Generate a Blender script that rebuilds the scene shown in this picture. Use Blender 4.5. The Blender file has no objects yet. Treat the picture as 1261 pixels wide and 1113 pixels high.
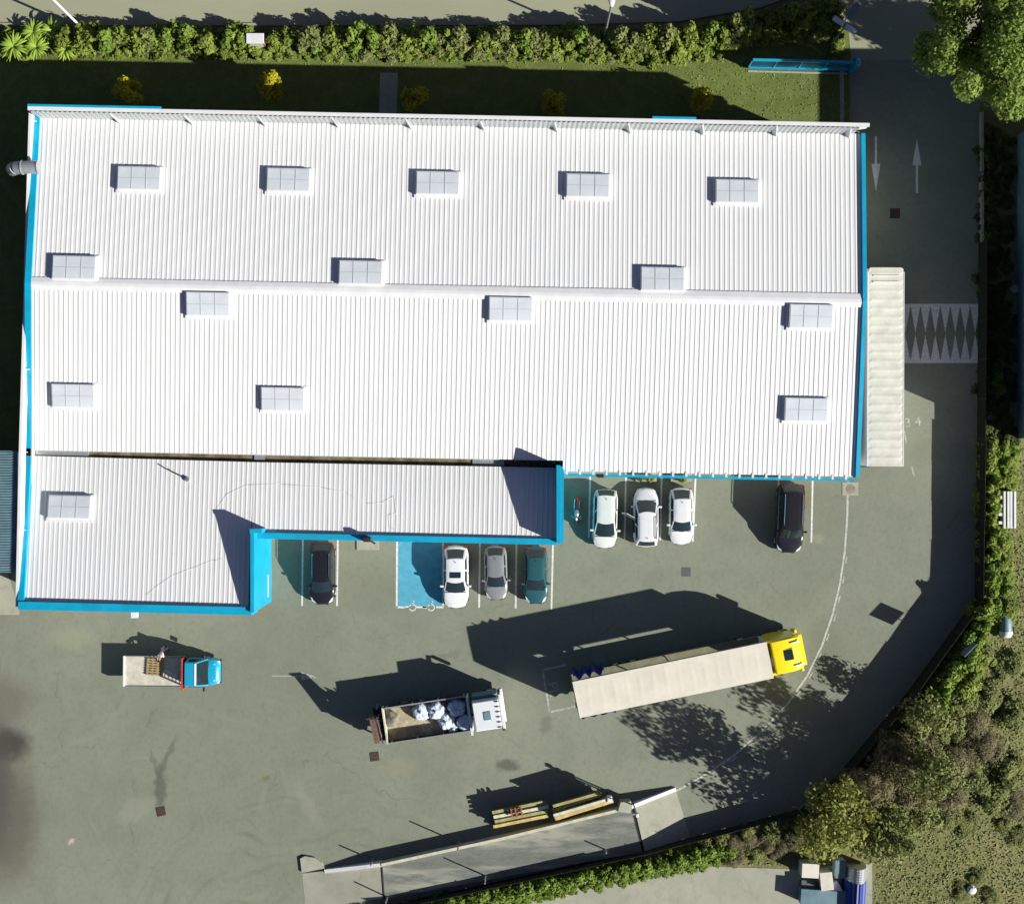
import bpy, math, random
import numpy as np
from mathutils import Vector, Matrix
R = math.radians
random.seed(7); np.random.seed(7)
scene = bpy.context.scene
C = scene.collection

# ------------------------------------------------------------------ camera, sky, sun, exposure
CAM_H = 88.0          # flying height, metres
SC = 17.0             # photo pixels per metre on the ground
cam_d = bpy.data.cameras.new('camera'); cam = bpy.data.objects.new('camera', cam_d); C.objects.link(cam)
cam.location = (0, 0, CAM_H); cam.rotation_euler = (0, 0, 0)
cam_d.sensor_fit = 'HORIZONTAL'; cam_d.sensor_width = 36
cam_d.lens = 36 * CAM_H / (1261 / SC); cam_d.clip_end = 2000; cam_d.clip_start = 0.5
scene.camera = cam
SUN_EL, SUN_AZ = R(26), R(23.5)      # azimuth: degrees below the +x axis the light comes from
w = bpy.data.worlds.new("World"); scene.world = w; w.use_nodes = True
nt = w.node_tree; bg = nt.nodes['Background']
sky = nt.nodes.new('ShaderNodeTexSky'); sky.sky_type = 'NISHITA'; sky.sun_disc = False
sky.sun_elevation = SUN_EL
sky.sun_rotation = R(90) + SUN_AZ
sky.ozone_density = 3.0; sky.dust_density = 1.5
tint = nt.nodes.new('ShaderNodeMix'); tint.data_type = 'RGBA'; tint.blend_type = 'MULTIPLY'; tint.inputs['Factor'].default_value = 1
nt.links.new(sky.outputs[0], tint.inputs['A']); tint.inputs['B'].default_value = (.66, .57, .68, 1)     # dims and purples the sky light so that shadows go darker
nt.links.new(tint.outputs['Result'], bg.inputs[0]); bg.inputs[1].default_value = 0.05
sd = bpy.data.lights.new('sun', 'SUN'); sd.energy = 5.0; sd.angle = R(0.5); sd.color = (1.0, 0.97, 0.91)
so = bpy.data.objects.new('sun', sd); C.objects.link(so)
sdir = Vector((-math.cos(SUN_AZ) * math.cos(SUN_EL), math.sin(SUN_AZ) * math.cos(SUN_EL), -math.sin(SUN_EL)))
so.rotation_euler = sdir.to_track_quat('-Z', 'Y').to_euler(); so.location = (60, -40, 60)
scene.view_settings.view_transform = 'Standard'; scene.view_settings.look = 'None'
scene.view_settings.exposure = 0.8; scene.view_settings.gamma = 1

def W(px, py, h=0.0):
    """ground plan position of a point of height h read off the survey photo"""
    f = (1 - h / CAM_H) / SC
    return Vector(((px - 630.5) * f, (556.5 - py) * f, h))

# ------------------------------------------------------------------ materials
def mat(name, col, rough=0.8, metal=0.0, var=0.15, scale=2.0, bump=0.0, bscale=30.0, spec=0.3, coat=0.0, var2=None, detail=4, stains=None):
    m = bpy.data.materials.new(name); m.use_nodes = True
    n = m.node_tree; b = n.nodes['Principled BSDF']
    b.inputs['Roughness'].default_value = rough; b.inputs['Metallic'].default_value = metal
    b.inputs['Specular IOR Level'].default_value = spec
    b.inputs['Coat Weight'].default_value = coat
    tc = n.nodes.new('ShaderNodeTexCoord')
    out = None
    if var > 0:
        nz = n.nodes.new('ShaderNodeTexNoise'); nz.inputs['Scale'].default_value = scale; nz.inputs['Detail'].default_value = detail
        nz.inputs['Roughness'].default_value = 0.65
        n.links.new(tc.outputs['Object'], nz.inputs['Vector'])
        rp = n.nodes.new('ShaderNodeValToRGB')
        c1 = [c * (1 - var) for c in col]; c2 = [min(1, c * (1 + var)) for c in col]
        if var2: c2 = var2
        rp.color_ramp.elements[0].position = 0.32; rp.color_ramp.elements[0].color = (*c1, 1)
        rp.color_ramp.elements[1].position = 0.68; rp.color_ramp.elements[1].color = (*c2, 1)
        n.links.new(nz.outputs['Fac'], rp.inputs['Fac']); out = rp.outputs['Color']
    if out is None:
        rgb = n.nodes.new('ShaderNodeRGB'); rgb.outputs[0].default_value = (*col, 1); out = rgb.outputs[0]
    n.links.new(out, b.inputs['Base Color'])
    if bump > 0:
        nb = n.nodes.new('ShaderNodeTexNoise'); nb.inputs['Scale'].default_value = bscale; nb.inputs['Detail'].default_value = 3
        n.links.new(tc.outputs['Object'], nb.inputs['Vector'])
        bp = n.nodes.new('ShaderNodeBump'); bp.inputs['Strength'].default_value = 0.6; bp.inputs['Distance'].default_value = bump
        n.links.new(nb.outputs['Fac'], bp.inputs['Height']); n.links.new(bp.outputs['Normal'], b.inputs['Normal'])
    m['out'] = 1
    return m

def surface_mat(name, layers, base, rough=0.9, bump=0.01, bscale=12, spots=(), rings=(), cracks=0):
    """layered procedural ground: layers of (scale, lo, hi, colour, amount, stretch)"""
    m = bpy.data.materials.new(name); m.use_nodes = True
    n = m.node_tree; b = n.nodes['Principled BSDF']; b.inputs['Roughness'].default_value = rough
    b.inputs['Specular IOR Level'].default_value = 0.2
    tc = n.nodes.new('ShaderNodeTexCoord'); pos = tc.outputs['Object']
    rgb = n.nodes.new('ShaderNodeRGB'); rgb.outputs[0].default_value = (*base, 1); cur = rgb.outputs[0]
    def mixin(fac, col, cur):
        mx = n.nodes.new('ShaderNodeMix'); mx.data_type = 'RGBA'
        n.links.new(fac, mx.inputs['Factor']); n.links.new(cur, mx.inputs['A']); mx.inputs['B'].default_value = (*col, 1)
        return mx.outputs['Result']
    for (s, lo, hi, col, amt, st) in layers:
        mp = n.nodes.new('ShaderNodeMapping'); mp.inputs['Scale'].default_value = (s * st, s, s)
        mp.inputs['Location'].default_value = (random.random() * 50, random.random() * 50, 0)
        n.links.new(pos, mp.inputs['Vector'])
        nz = n.nodes.new('ShaderNodeTexNoise'); nz.inputs['Scale'].default_value = 1; nz.inputs['Detail'].default_value = 5; nz.inputs['Roughness'].default_value = 0.6
        n.links.new(mp.outputs[0], nz.inputs['Vector'])
        mr = n.nodes.new('ShaderNodeMapRange'); mr.inputs['From Min'].default_value = lo; mr.inputs['From Max'].default_value = hi
        mr.inputs['To Max'].default_value = amt
        n.links.new(nz.outputs['Fac'], mr.inputs['Value']); cur = mixin(mr.outputs[0], col, cur)
    if cracks:                                    # hairline cracks and paving joints, broken up by noise
        wn_ = n.nodes.new('ShaderNodeTexNoise'); wn_.inputs['Scale'].default_value = .5; wn_.inputs['Detail'].default_value = 6; n.links.new(pos, wn_.inputs['Vector'])
        wv = n.nodes.new('ShaderNodeVectorMath'); wv.operation = 'MULTIPLY_ADD'; wv.inputs[1].default_value = (3, 3, 0); n.links.new(wn_.outputs['Color'], wv.inputs[0]); n.links.new(pos, wv.inputs[2])
        vo = n.nodes.new('ShaderNodeTexVoronoi'); vo.feature = 'DISTANCE_TO_EDGE'; vo.inputs['Scale'].default_value = .13; n.links.new(wv.outputs[0], vo.inputs['Vector'])
        c1 = n.nodes.new('ShaderNodeMapRange'); c1.inputs['From Min'].default_value = .007; c1.inputs['From Max'].default_value = .0; c1.inputs['To Max'].default_value = cracks; n.links.new(vo.outputs['Distance'], c1.inputs['Value'])
        c2 = n.nodes.new('ShaderNodeMapRange'); c2.inputs['From Min'].default_value = .48; c2.inputs['From Max'].default_value = .6; n.links.new(wn_.outputs['Fac'], c2.inputs['Value'])
        cm = n.nodes.new('ShaderNodeMath'); cm.operation = 'MULTIPLY'; n.links.new(c1.outputs[0], cm.inputs[0]); n.links.new(c2.outputs[0], cm.inputs[1])
        cur = mixin(cm.outputs[0], (.05, .055, .045), cur)
    for (cx, cy, r0, r1, col, amt) in rings:      # faint tyre arcs where lorries turn
        sp = n.nodes.new('ShaderNodeMapping'); sp.inputs['Location'].default_value = (-cx, -cy, 0); dn = n.nodes.new('ShaderNodeTexNoise'); dn.inputs['Scale'].default_value = .12; n.links.new(pos, dn.inputs['Vector'])
        dv = n.nodes.new('ShaderNodeVectorMath'); dv.operation = 'MULTIPLY_ADD'; dv.inputs[1].default_value = (7, 7, 0); n.links.new(dn.outputs['Color'], dv.inputs[0]); n.links.new(pos, dv.inputs[2]); n.links.new(dv.outputs[0], sp.inputs['Vector'])
        ln = n.nodes.new('ShaderNodeVectorMath'); ln.operation = 'LENGTH'; n.links.new(sp.outputs[0], ln.inputs[0])
        nz = n.nodes.new('ShaderNodeTexNoise'); nz.noise_dimensions = '1D'; nz.inputs['Scale'].default_value = 1.6; nz.inputs['Detail'].default_value = 4
        n.links.new(ln.outputs['Value'], nz.inputs['W'])
        m1 = n.nodes.new('ShaderNodeMapRange'); m1.inputs['From Min'].default_value = 0.5; m1.inputs['From Max'].default_value = 0.68; m1.inputs['To Max'].default_value = amt
        n.links.new(nz.outputs['Fac'], m1.inputs['Value'])
        m2 = n.nodes.new('ShaderNodeMapRange'); m2.inputs['From Min'].default_value = r1; m2.inputs['From Max'].default_value = r1 * 0.7
        n.links.new(ln.outputs['Value'], m2.inputs['Value'])
        n2 = n.nodes.new('ShaderNodeTexNoise'); n2.inputs['Scale'].default_value = 0.35; n.links.new(pos, n2.inputs['Vector'])
        m3 = n.nodes.new('ShaderNodeMapRange'); m3.inputs['From Min'].default_value = 0.4; m3.inputs['From Max'].default_value = 0.65; n.links.new(n2.outputs['Fac'], m3.inputs['Value'])
        mu = n.nodes.new('ShaderNodeMath'); mu.operation = 'MULTIPLY'; n.links.new(m1.outputs[0], mu.inputs[0]); n.links.new(m2.outputs[0], mu.inputs[1])
        mv = n.nodes.new('ShaderNodeMath'); mv.operation = 'MULTIPLY'; n.links.new(mu.outputs[0], mv.inputs[0]); n.links.new(m3.outputs[0], mv.inputs[1])
        cur = mixin(mv.outputs[0], col, cur)
    for (px, py, rx, ry, rot, col, amt) in spots:  # oil spots, damp patches, worn places, and dark smudges at the left edge
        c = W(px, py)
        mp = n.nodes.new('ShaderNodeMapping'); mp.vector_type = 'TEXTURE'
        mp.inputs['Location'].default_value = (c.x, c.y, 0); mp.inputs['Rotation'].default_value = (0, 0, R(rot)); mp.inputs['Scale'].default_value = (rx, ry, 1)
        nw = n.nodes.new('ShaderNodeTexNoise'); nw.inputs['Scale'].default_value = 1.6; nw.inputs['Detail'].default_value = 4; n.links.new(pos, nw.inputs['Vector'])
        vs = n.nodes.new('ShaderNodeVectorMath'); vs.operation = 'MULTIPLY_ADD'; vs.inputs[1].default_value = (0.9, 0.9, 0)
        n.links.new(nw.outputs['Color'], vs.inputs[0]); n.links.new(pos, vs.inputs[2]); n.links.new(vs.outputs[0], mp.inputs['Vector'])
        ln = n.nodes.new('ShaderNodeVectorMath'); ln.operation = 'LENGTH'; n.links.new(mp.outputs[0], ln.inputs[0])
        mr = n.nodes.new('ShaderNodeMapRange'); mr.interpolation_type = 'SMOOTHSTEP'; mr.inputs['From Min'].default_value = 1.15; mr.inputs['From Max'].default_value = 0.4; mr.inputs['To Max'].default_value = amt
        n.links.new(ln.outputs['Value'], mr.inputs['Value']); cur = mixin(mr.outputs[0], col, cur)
    n.links.new(cur, b.inputs['Base Color'])
    nb = n.nodes.new('ShaderNodeTexNoise'); nb.inputs['Scale'].default_value = bscale; nb.inputs['Detail'].default_value = 4
    n.links.new(pos, nb.inputs['Vector'])
    bp = n.nodes.new('ShaderNodeBump'); bp.inputs['Strength'].default_value = 0.7; bp.inputs['Distance'].default_value = bump
    n.links.new(nb.outputs['Fac'], bp.inputs['Height']); n.links.new(bp.outputs['Normal'], b.inputs['Normal'])
    return m

def leaf_mat(name, dark, light, rough=0.7, trans=0.25):
    m = bpy.data.materials.new(name); m.use_nodes = True
    n = m.node_tree; b = n.nodes['Principled BSDF']; b.inputs['Roughness'].default_value = rough; b.inputs['Specular IOR Level'].default_value = 0.15
    at = n.nodes.new('ShaderNodeAttribute'); at.attribute_name = 'tone'
    oi = n.nodes.new('ShaderNodeObjectInfo')
    ad = n.nodes.new('ShaderNodeMath'); ad.operation = 'MULTIPLY_ADD'; ad.inputs[1].default_value = 0.35
    n.links.new(oi.outputs['Random'], ad.inputs[0])
    ml = n.nodes.new('ShaderNodeMath'); ml.operation = 'MULTIPLY'; ml.inputs[1].default_value = 0.75
    n.links.new(at.outputs['Fac'], ml.inputs[0]); n.links.new(ml.outputs[0], ad.inputs[2])
    mx = n.nodes.new('ShaderNodeMix'); mx.data_type = 'RGBA'
    n.links.new(ad.outputs[0], mx.inputs['Factor']); mx.inputs['A'].default_value = (*dark, 1); mx.inputs['B'].default_value = (*light, 1)
    n.links.new(mx.outputs['Result'], b.inputs['Base Color'])
    tr = n.nodes.new('ShaderNodeBsdfTranslucent'); n.links.new(mx.outputs['Result'], tr.inputs['Color'])
    ms = n.nodes.new('ShaderNodeMixShader'); ms.inputs[0].default_value = trans
    o = n.nodes['Material Output']; n.links.new(b.outputs[0], ms.inputs[1]); n.links.new(tr.outputs[0], ms.inputs[2]); n.links.new(ms.outputs[0], o.inputs['Surface'])
    return m

DK = (0.045, 0.04, 0.035)
M = {}
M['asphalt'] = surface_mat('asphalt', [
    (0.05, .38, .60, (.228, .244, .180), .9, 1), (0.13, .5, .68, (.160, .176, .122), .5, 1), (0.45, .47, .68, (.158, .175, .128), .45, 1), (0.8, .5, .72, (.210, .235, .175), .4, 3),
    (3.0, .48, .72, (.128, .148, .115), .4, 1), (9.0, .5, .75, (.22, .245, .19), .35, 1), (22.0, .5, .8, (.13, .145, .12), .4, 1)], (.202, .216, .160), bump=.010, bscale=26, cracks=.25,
    rings=[(W(250, 960).x, W(250, 960).y, 0, 14, (.22, .245, .175), .6), (W(470, 1250).x, W(470, 1250).y, 0, 24, (.115, .135, .095), .55)],
    spots=[(205, 962, .55, 2.0, 0, (.09, .095, .07), .75), (213, 925, .25, 2.0, -25, (.10, .105, .08), .6), (198, 935, .2, 1.4, 15, (.10, .105, .08), .5),
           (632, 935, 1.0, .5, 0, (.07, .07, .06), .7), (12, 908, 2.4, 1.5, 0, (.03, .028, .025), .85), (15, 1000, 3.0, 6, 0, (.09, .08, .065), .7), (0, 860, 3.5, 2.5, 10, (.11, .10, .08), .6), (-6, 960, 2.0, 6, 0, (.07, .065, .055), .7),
           (335, 951, .35, .25, 0, (.15, .13, .05), .7), (175, 990, 1.8, .9, 30, (.26, .27, .20), .45), (95, 1028, .35, .2, 20, (.5, .4, .36), .8),
           (995, 607, 1.0, 1.0, 0, (.20, .17, .08), .6), (1015, 655, .5, .45, 0, (.28, .29, .21), .6), (500, 936, 1.6, .8, 0, (.25, .25, .17), .4),
           (95, 778, 2.0, .9, 0, (.27, .29, .19), .4), (480, 720, 3.5, 2.2, 0, (.16, .165, .11), .35), (385, 980, 2.6, .6, -60, (.26, .27, .19), .4),
           (560, 800, 1.2, .3, 20, (.13, .13, .10), .4), (1020, 800, 1.6, 3.2, 0, (.14, .16, .12), .35), (680, 885, .5, .8, 0, (.12, .12, .09), .5)])
M['road'] = surface_mat('road_surface', [(0.05, .4, .6, (.30, .31, .205), .8, 1), (0.4, .45, .7, (.22, .235, .16), .4, .2), (8, .5, .8, (.30, .30, .23), .4, 1)],
    (.27, .285, .19), bump=.005, bscale=30)
M['earth'] = surface_mat('earth', [(0.10, .4, .62, (.19, .20, .07), .9, 1), (0.35, .48, .66, (.25, .22, .10), .7, 1), (1.3, .48, .68, (.11, .115, .04), .65, 1), (4, .5, .7, (.10, .09, .04), .55, 1),
    (11, .5, .75, (.28, .28, .13), .5, 1)], (.155, .16, .06), bump=.08, bscale=6)
M['lawn'] = surface_mat('lawn', [(0.25, .4, .62, (.12, .16, .032), .9, 1), (1.2, .45, .68, (.17, .19, .07), .6, 1), (3.5, .5, .7, (.08, .105, .02), .6, 1), (14, .55, .8, (.24, .26, .13), .5, 1)],
    (.095, .125, .028), bump=.04, bscale=14)
M['concrete'] = surface_mat('concrete', [(0.3, .42, .62, (.36, .36, .28), .8, 1), (1.5, .5, .7, (.22, .23, .18), .6, 1), (9, .5, .8, (.42, .42, .34), .4, 1)], (.30, .305, .24), bump=.005, bscale=20)
M['deck'] = surface_mat('worn_deck', [(0.6, .48, .6, (.36, .36, .28), .7, .15), (1.8, .5, .66, (.10, .115, .10), .7, .3), (9, .5, .75, (.24, .25, .21), .5, .4)], (.145, .16, .14), bump=.005, bscale=20)
M['white_roof'] = surface_mat('white_sheet_metal', [(0.08, .4, .65, (.64, .66, .65), .7, 1), (0.5, .52, .75, (.57, .57, .54), .5, 14), (3, .55, .8, (.53, .545, .52), .35, 6)], (.68, .685, .675), rough=.5, bump=.001)
M['trim_white'] = mat('white_trim', (.64, .65, .65), .45, var=.06, scale=1)
M['cyan'] = mat('blue_cladding', (.004, .30, .47), .45, var=.13, scale=.7, spec=.4)
M['cyan_road'] = mat('blue_bay_paint', (.08, .33, .45), .8, var=.14, scale=1.5, bump=.003)
M['line'] = mat('white_line_paint', (.62, .62, .58), .8, var=.2, scale=6)
M['line_arc'] = mat('faded_line_paint', (.42, .43, .37), .85, var=.3, scale=4)
M['line_dim'] = mat('scuffed_line_paint', (.34, .36, .31), .85, var=.35, scale=3)
M['line_worn'] = mat('worn_line_paint', (.33, .34, .28), .85, var=.35, scale=5)
M['gutter'] = mat('gutter_dirt', (.13, .10, .05), .9, var=.5, scale=1.5, var2=(.20, .17, .10))
M['wallpanel'] = mat('wall_panel', (.45, .46, .45), .6, var=.08)
M['galv'] = mat('galvanised_steel', (.45, .48, .48), .35, .6, var=.12, scale=3)
M['galv_sheet'] = mat('grey_blue_sheet', (.13, .22, .25), .55, .1, var=.25, scale=.6)
M['glazing'] = mat('skylight_glazing', (.56, .60, .63), .25, var=.10, scale=.35, spec=.6)
M['glazebar'] = mat('glazing_bar', (.42, .45, .46), .5, var=.05)
M['black'] = mat('black_plastic', (.02, .02, .02), .6, var=.1)
M['rubber'] = mat('rubber', (.02, .02, .02), .85, var=.2)
M['chassis'] = mat('chassis_black', (.03, .03, .032), .6, var=.2)
M['glass'] = mat('car_glass', (.015, .028, .032), .06, var=.1, spec=.8, coat=.3)
M['chrome'] = mat('chrome', (.7, .7, .7), .15, 1, var=.02)
M['rim'] = mat('alloy_rim', (.45, .45, .46), .3, .8, var=.05)
M['lamp'] = mat('headlamp_glass', (.62, .66, .68), .12, var=.05, spec=.8)
M['tail'] = mat('tail_lamp', (.35, .01, .01), .2, var=.05, spec=.7)
M['orange'] = mat('orange_lamp', (.6, .18, .02), .3, var=.05)
def paint(name, c, metal=0.0, rough=.3): return mat(name, c, rough, metal, var=.03, scale=3, coat=.5, spec=.5)
M['p_white'] = paint('white_car_paint', (.66, .68, .69))
M['p_cream'] = paint('cream_car_paint', (.60, .63, .58))
M['p_grey'] = paint('grey_car_paint', (.27, .29, .29), .3)
M['p_teal'] = paint('teal_car_paint', (.03, .12, .135), .3)
M['p_dark'] = paint('dark_grey_car_paint', (.045, .055, .07), .2)
M['p_black'] = paint('black_car_paint', (.012, .012, .015))
M['navy'] = mat('navy_paint', (.003, .025, .07), .6, var=.1)
M['p_yellow'] = paint('yellow_cab_paint', (.78, .62, .008))
M['p_blue'] = paint('blue_cab_paint', (.012, .31, .50))
M['tarp'] = mat('cream_tarpaulin', (.62, .585, .485), .7, var=.07, scale=.8, bump=.012, bscale=1.5)
M['tarp_dirty'] = mat('weathered_canvas', (.58, .565, .48), .75, var=.12, scale=1.2, bump=.03, bscale=1.2)
M['curtain'] = mat('blue_curtain', (.02, .03, .22), .5, var=.1)
M['bed_cream'] = mat('cream_plywood', (.50, .48, .38), .8, var=.16, scale=2.5)
M['sand'] = mat('sandy_floor', (.37, .32, .215), .95, var=.3, scale=1.8, bump=.04, bscale=6)
M['pallet'] = mat('pallet_wood', (.34, .26, .12), .85, var=.25, scale=4)
M['wood'] = mat('timber', (.30, .27, .13), .85, var=.3, scale=2)
M['beam_pale'] = mat('pale_beam', (.55, .53, .40), .8, var=.2, scale=2)
M['beam_olive'] = mat('olive_beam', (.30, .29, .12), .8, var=.25, scale=2)
M['beam_ochre'] = mat('ochre_beam', (.50, .38, .15), .8, var=.25, scale=2)
M['red'] = mat('red_paint', (.45, .05, .03), .6, var=.2, scale=3)
M['brick'] = mat('brick_red', (.30, .10, .05), .9, var=.3, scale=4)
M['bag'] = mat('bulk_bag_plastic', (.42, .56, .70), .3, var=.25, scale=5, bump=.05, bscale=7, var2=(.82, .87, .90), spec=.6)
M['steel_dark'] = mat('dark_steel', (.05, .04, .04), .5, .5, var=.35, scale=4)
M['rusty'] = mat('rusty_steel', (.12, .07, .05), .8, .2, var=.4, scale=5)
M['bark'] = mat('bark', (.10, .075, .05), .95, var=.3, scale=4, bump=.03)
M['screen'] = mat('dark_green_screen', (.012, .018, .010), .9, var=.3, scale=3)
M['fence'] = mat('fence_mesh_steel', (.05, .06, .05), .6, .3, var=.2)
M['skin'] = mat('skin', (.45, .26, .18), .6, var=.05)
M['shirt'] = mat('pale_shirt', (.62, .62, .62), .9, var=.08, scale=8, bump=.01)
M['jeans'] = mat('pale_blue_trousers', (.22, .32, .42), .9, var=.12, scale=8, bump=.01)
M['hair'] = mat('dark_hair', (.05, .03, .02), .8, var=.2)
M['red_tarp'] = mat('navy_tarp', (.01, .03, .22), .5, var=.2, scale=2)
M['iron'] = mat('cast_iron', (.035, .028, .026), .8, var=.3, scale=8)
M['grille_grey'] = mat('grey_iron', (.10, .105, .10), .8, var=.2, scale=8)
M['l_hedge'] = leaf_mat('hedge_leaf', (.095, .135, .020), (.27, .34, .065), trans=.3)
M['l_bright'] = leaf_mat('bright_leaf', (.075, .125, .018), (.21, .30, .05))
M['l_tree'] = leaf_mat('tree_leaf', (.12, .19, .03), (.36, .46, .11), trans=.4)
M['l_yellow'] = leaf_mat('yellow_leaf', (.14, .16, .03), (.36, .37, .10), trans=.35)
M['l_gold'] = leaf_mat('golden_leaf', (.22, .20, .01), (.50, .45, .03))
M['l_olive'] = leaf_mat('olive_leaf', (.10, .125, .035), (.25, .28, .095), trans=.3)
M['l_brown'] = leaf_mat('brown_twig', (.095, .090, .045), (.22, .20, .10), trans=.1)
M['l_dark'] = leaf_mat('ivy_leaf', (0.028, 0.045, 0.014), (0.098, 0.140, 0.028))
M['l_palm'] = leaf_mat('palm_leaf', (0.168, 0.266, 0.028), (0.392, 0.532, 0.084))
M['l_grass'] = leaf_mat('grass_blade', (.12, .14, .04), (.24, .26, .10), trans=.1)

# ------------------------------------------------------------------ object helpers
def tag(o, label=None, cat=None, group=None, kind=None):
    if label: o['label'] = label
    if cat: o['category'] = cat
    if group: o['group'] = group
    if kind: o['kind'] = kind
    return o
def empty(name, loc=(0, 0, 0), rz=0.0, label=None, cat=None, group=None):
    o = bpy.data.objects.new(name, None); C.objects.link(o); o.location = loc; o.rotation_euler = (0, 0, rz)
    o.empty_display_size = .3
    return tag(o, label, cat, group)
def copy_tree(o, parent=None):
    c = o.copy(); C.objects.link(c)
    if parent is not None: c.parent = parent
    for ch in list(o.children): copy_tree(ch, c)
    return c
class MB:
    def __init__(s): s.v = []; s.f = []; s.mi = []; s.m = 0
    def add(s, vs, fs):
        o = len(s.v); s.v += [tuple(v) for v in vs]; s.f += [tuple(i + o for i in f) for f in fs]; s.mi += [s.m] * len(fs); return s
    def box(s, x0, x1, y0, y1, z0, z1, rot=None):
        vs = [Vector(p) for p in ((x0,y0,z0),(x1,y0,z0),(x1,y1,z0),(x0,y1,z0),(x0,y0,z1),(x1,y0,z1),(x1,y1,z1),(x0,y1,z1))]
        if rot is not None: vs = [rot @ v for v in vs]
        return s.add(vs, [(0,3,2,1),(4,5,6,7),(0,1,5,4),(1,2,6,5),(2,3,7,6),(3,0,4,7)])
    def prism(s, pts, z0, z1):
        n = len(pts); a = sum(pts[i][0]*pts[(i+1)%n][1]-pts[(i+1)%n][0]*pts[i][1] for i in range(n))
        if a < 0: pts = pts[::-1]
        g = lambda z, i: z[i] if isinstance(z, (list, tuple)) else z
        if a < 0:
            if isinstance(z0, (list, tuple)): z0 = z0[::-1]
            if isinstance(z1, (list, tuple)): z1 = z1[::-1]
        vs = [(p[0], p[1], g(z0, i)) for i, p in enumerate(pts)] + [(p[0], p[1], g(z1, i)) for i, p in enumerate(pts)]
        fs = [tuple(range(n-1, -1, -1)), tuple(range(n, 2*n))] + [(i, (i+1) % n, n+(i+1) % n, n+i) for i in range(n)]
        return s.add(vs, fs)
    def beam(s, p, q, wd, z0, z1):
        """upright slab from p to q, width wd, between heights z0 and z1 (each may be a pair)"""
        p = Vector(p[:2]); q = Vector(q[:2]); d = (q-p).normalized(); nn = Vector((-d.y, d.x)) * wd / 2
        g = lambda z: z if isinstance(z, (list, tuple)) else (z, z)
        a, b = g(z0), g(z1)
        return s.prism([p-nn, q-nn, q+nn, p+nn], [a[0], a[1], a[1], a[0]], [b[0], b[1], b[1], b[0]])
    def tube(s, p, q, r0, r1=None, n=10, cap=True):
        r1 = r0 if r1 is None else r1; p = Vector(p); q = Vector(q); d = (q-p)
        if d.length < 1e-6: return s
        d.normalize(); a = d.orthogonal().normalized(); b = d.cross(a)
        vs = []
        for c, r in ((p, r0), (q, r1)):
            for i in range(n):
                t = 2*math.pi*i/n; vs.append(c + a*math.cos(t)*r + b*math.sin(t)*r)
        fs = [(i, (i+1) % n, n+(i+1) % n, n+i) for i in range(n)]
        if cap: fs += [tuple(range(n-1, -1, -1)), tuple(range(n, 2*n))]
        return s.add(vs, fs)
    def path(s, pts, r, n=8):
        for i in range(len(pts)-1):
            s.tube(pts[i], pts[i+1], r if not isinstance(r, list) else r[i], r if not isinstance(r, list) else r[i+1], n)
        return s
    def lathe(s, prof, n=24, c=(0,0,0), axis='z'):
        vs = []; k = len(prof)
        for i in range(n):
            t = 2*math.pi*i/n
            for (r, z) in prof:
                x, y = r*math.cos(t), r*math.sin(t)
                vs.append((c[0]+x, c[1]+y, c[2]+z) if axis == 'z' else (c[0]+z, c[1]+x, c[2]+y) if axis == 'x' else (c[0]+x, c[1]+z, c[2]+y))
        fs = [(i*k+j, ((i+1) % n)*k+j, ((i+1) % n)*k+j+1, i*k+j+1) for i in range(n) for j in range(k-1)]
        return s.add(vs, fs)
    def grid(s, rows, cyc=False):
        """rows: list of rows of points"""
        m = len(rows[0]); vs = [p for r in rows for p in r]
        fs = [(i*m+j, i*m+(j+1) % m, (i+1)*m+(j+1) % m, (i+1)*m+j) for i in range(len(rows)-1) for j in range(m if cyc else m-1)]
        return s.add(vs, fs)
    def build(s, name, material, parent=None, smooth=False, bevel=0.0, seg=2, subsurf=0, loc=None):
        me = bpy.data.meshes.new(name); me.from_pydata(s.v, [], s.f)
        mats = material if isinstance(material, (list, tuple)) else [material]
        for mm in mats: me.materials.append(mm)
        if len(mats) > 1: me.polygons.foreach_set('material_index', s.mi)
        if smooth: me.polygons.foreach_set('use_smooth', [True]*len(me.polygons))
        me.validate(); me.update()
        o = bpy.data.objects.new(name, me); C.objects.link(o)
        if parent is not None: o.parent = parent
        if loc is not None: o.location = loc
        if bevel:
            b = o.modifiers.new('bevel', 'BEVEL'); b.width = bevel; b.segments = seg; b.limit_method = 'ANGLE'
            for p in me.polygons: p.use_smooth = True
            wn = o.modifiers.new('wn', 'WEIGHTED_NORMAL')
        if subsurf:
            ss = o.modifiers.new('ss', 'SUBSURF'); ss.levels = subsurf; ss.render_levels = subsurf
        return o
def sheet(name, pts, z, material, kind='structure', px=True):
    pp = [W(*p)[:2] if px else p for p in pts]
    n = len(pp); a = sum(pp[i][0]*pp[(i+1)%n][1]-pp[(i+1)%n][0]*pp[i][1] for i in range(n))
    if a < 0: pp = pp[::-1]
    mb = MB(); mb.add([(p[0], p[1], z) for p in pp], [tuple(range(n))])
    return tag(mb.build(name, material), kind=kind)

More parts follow.
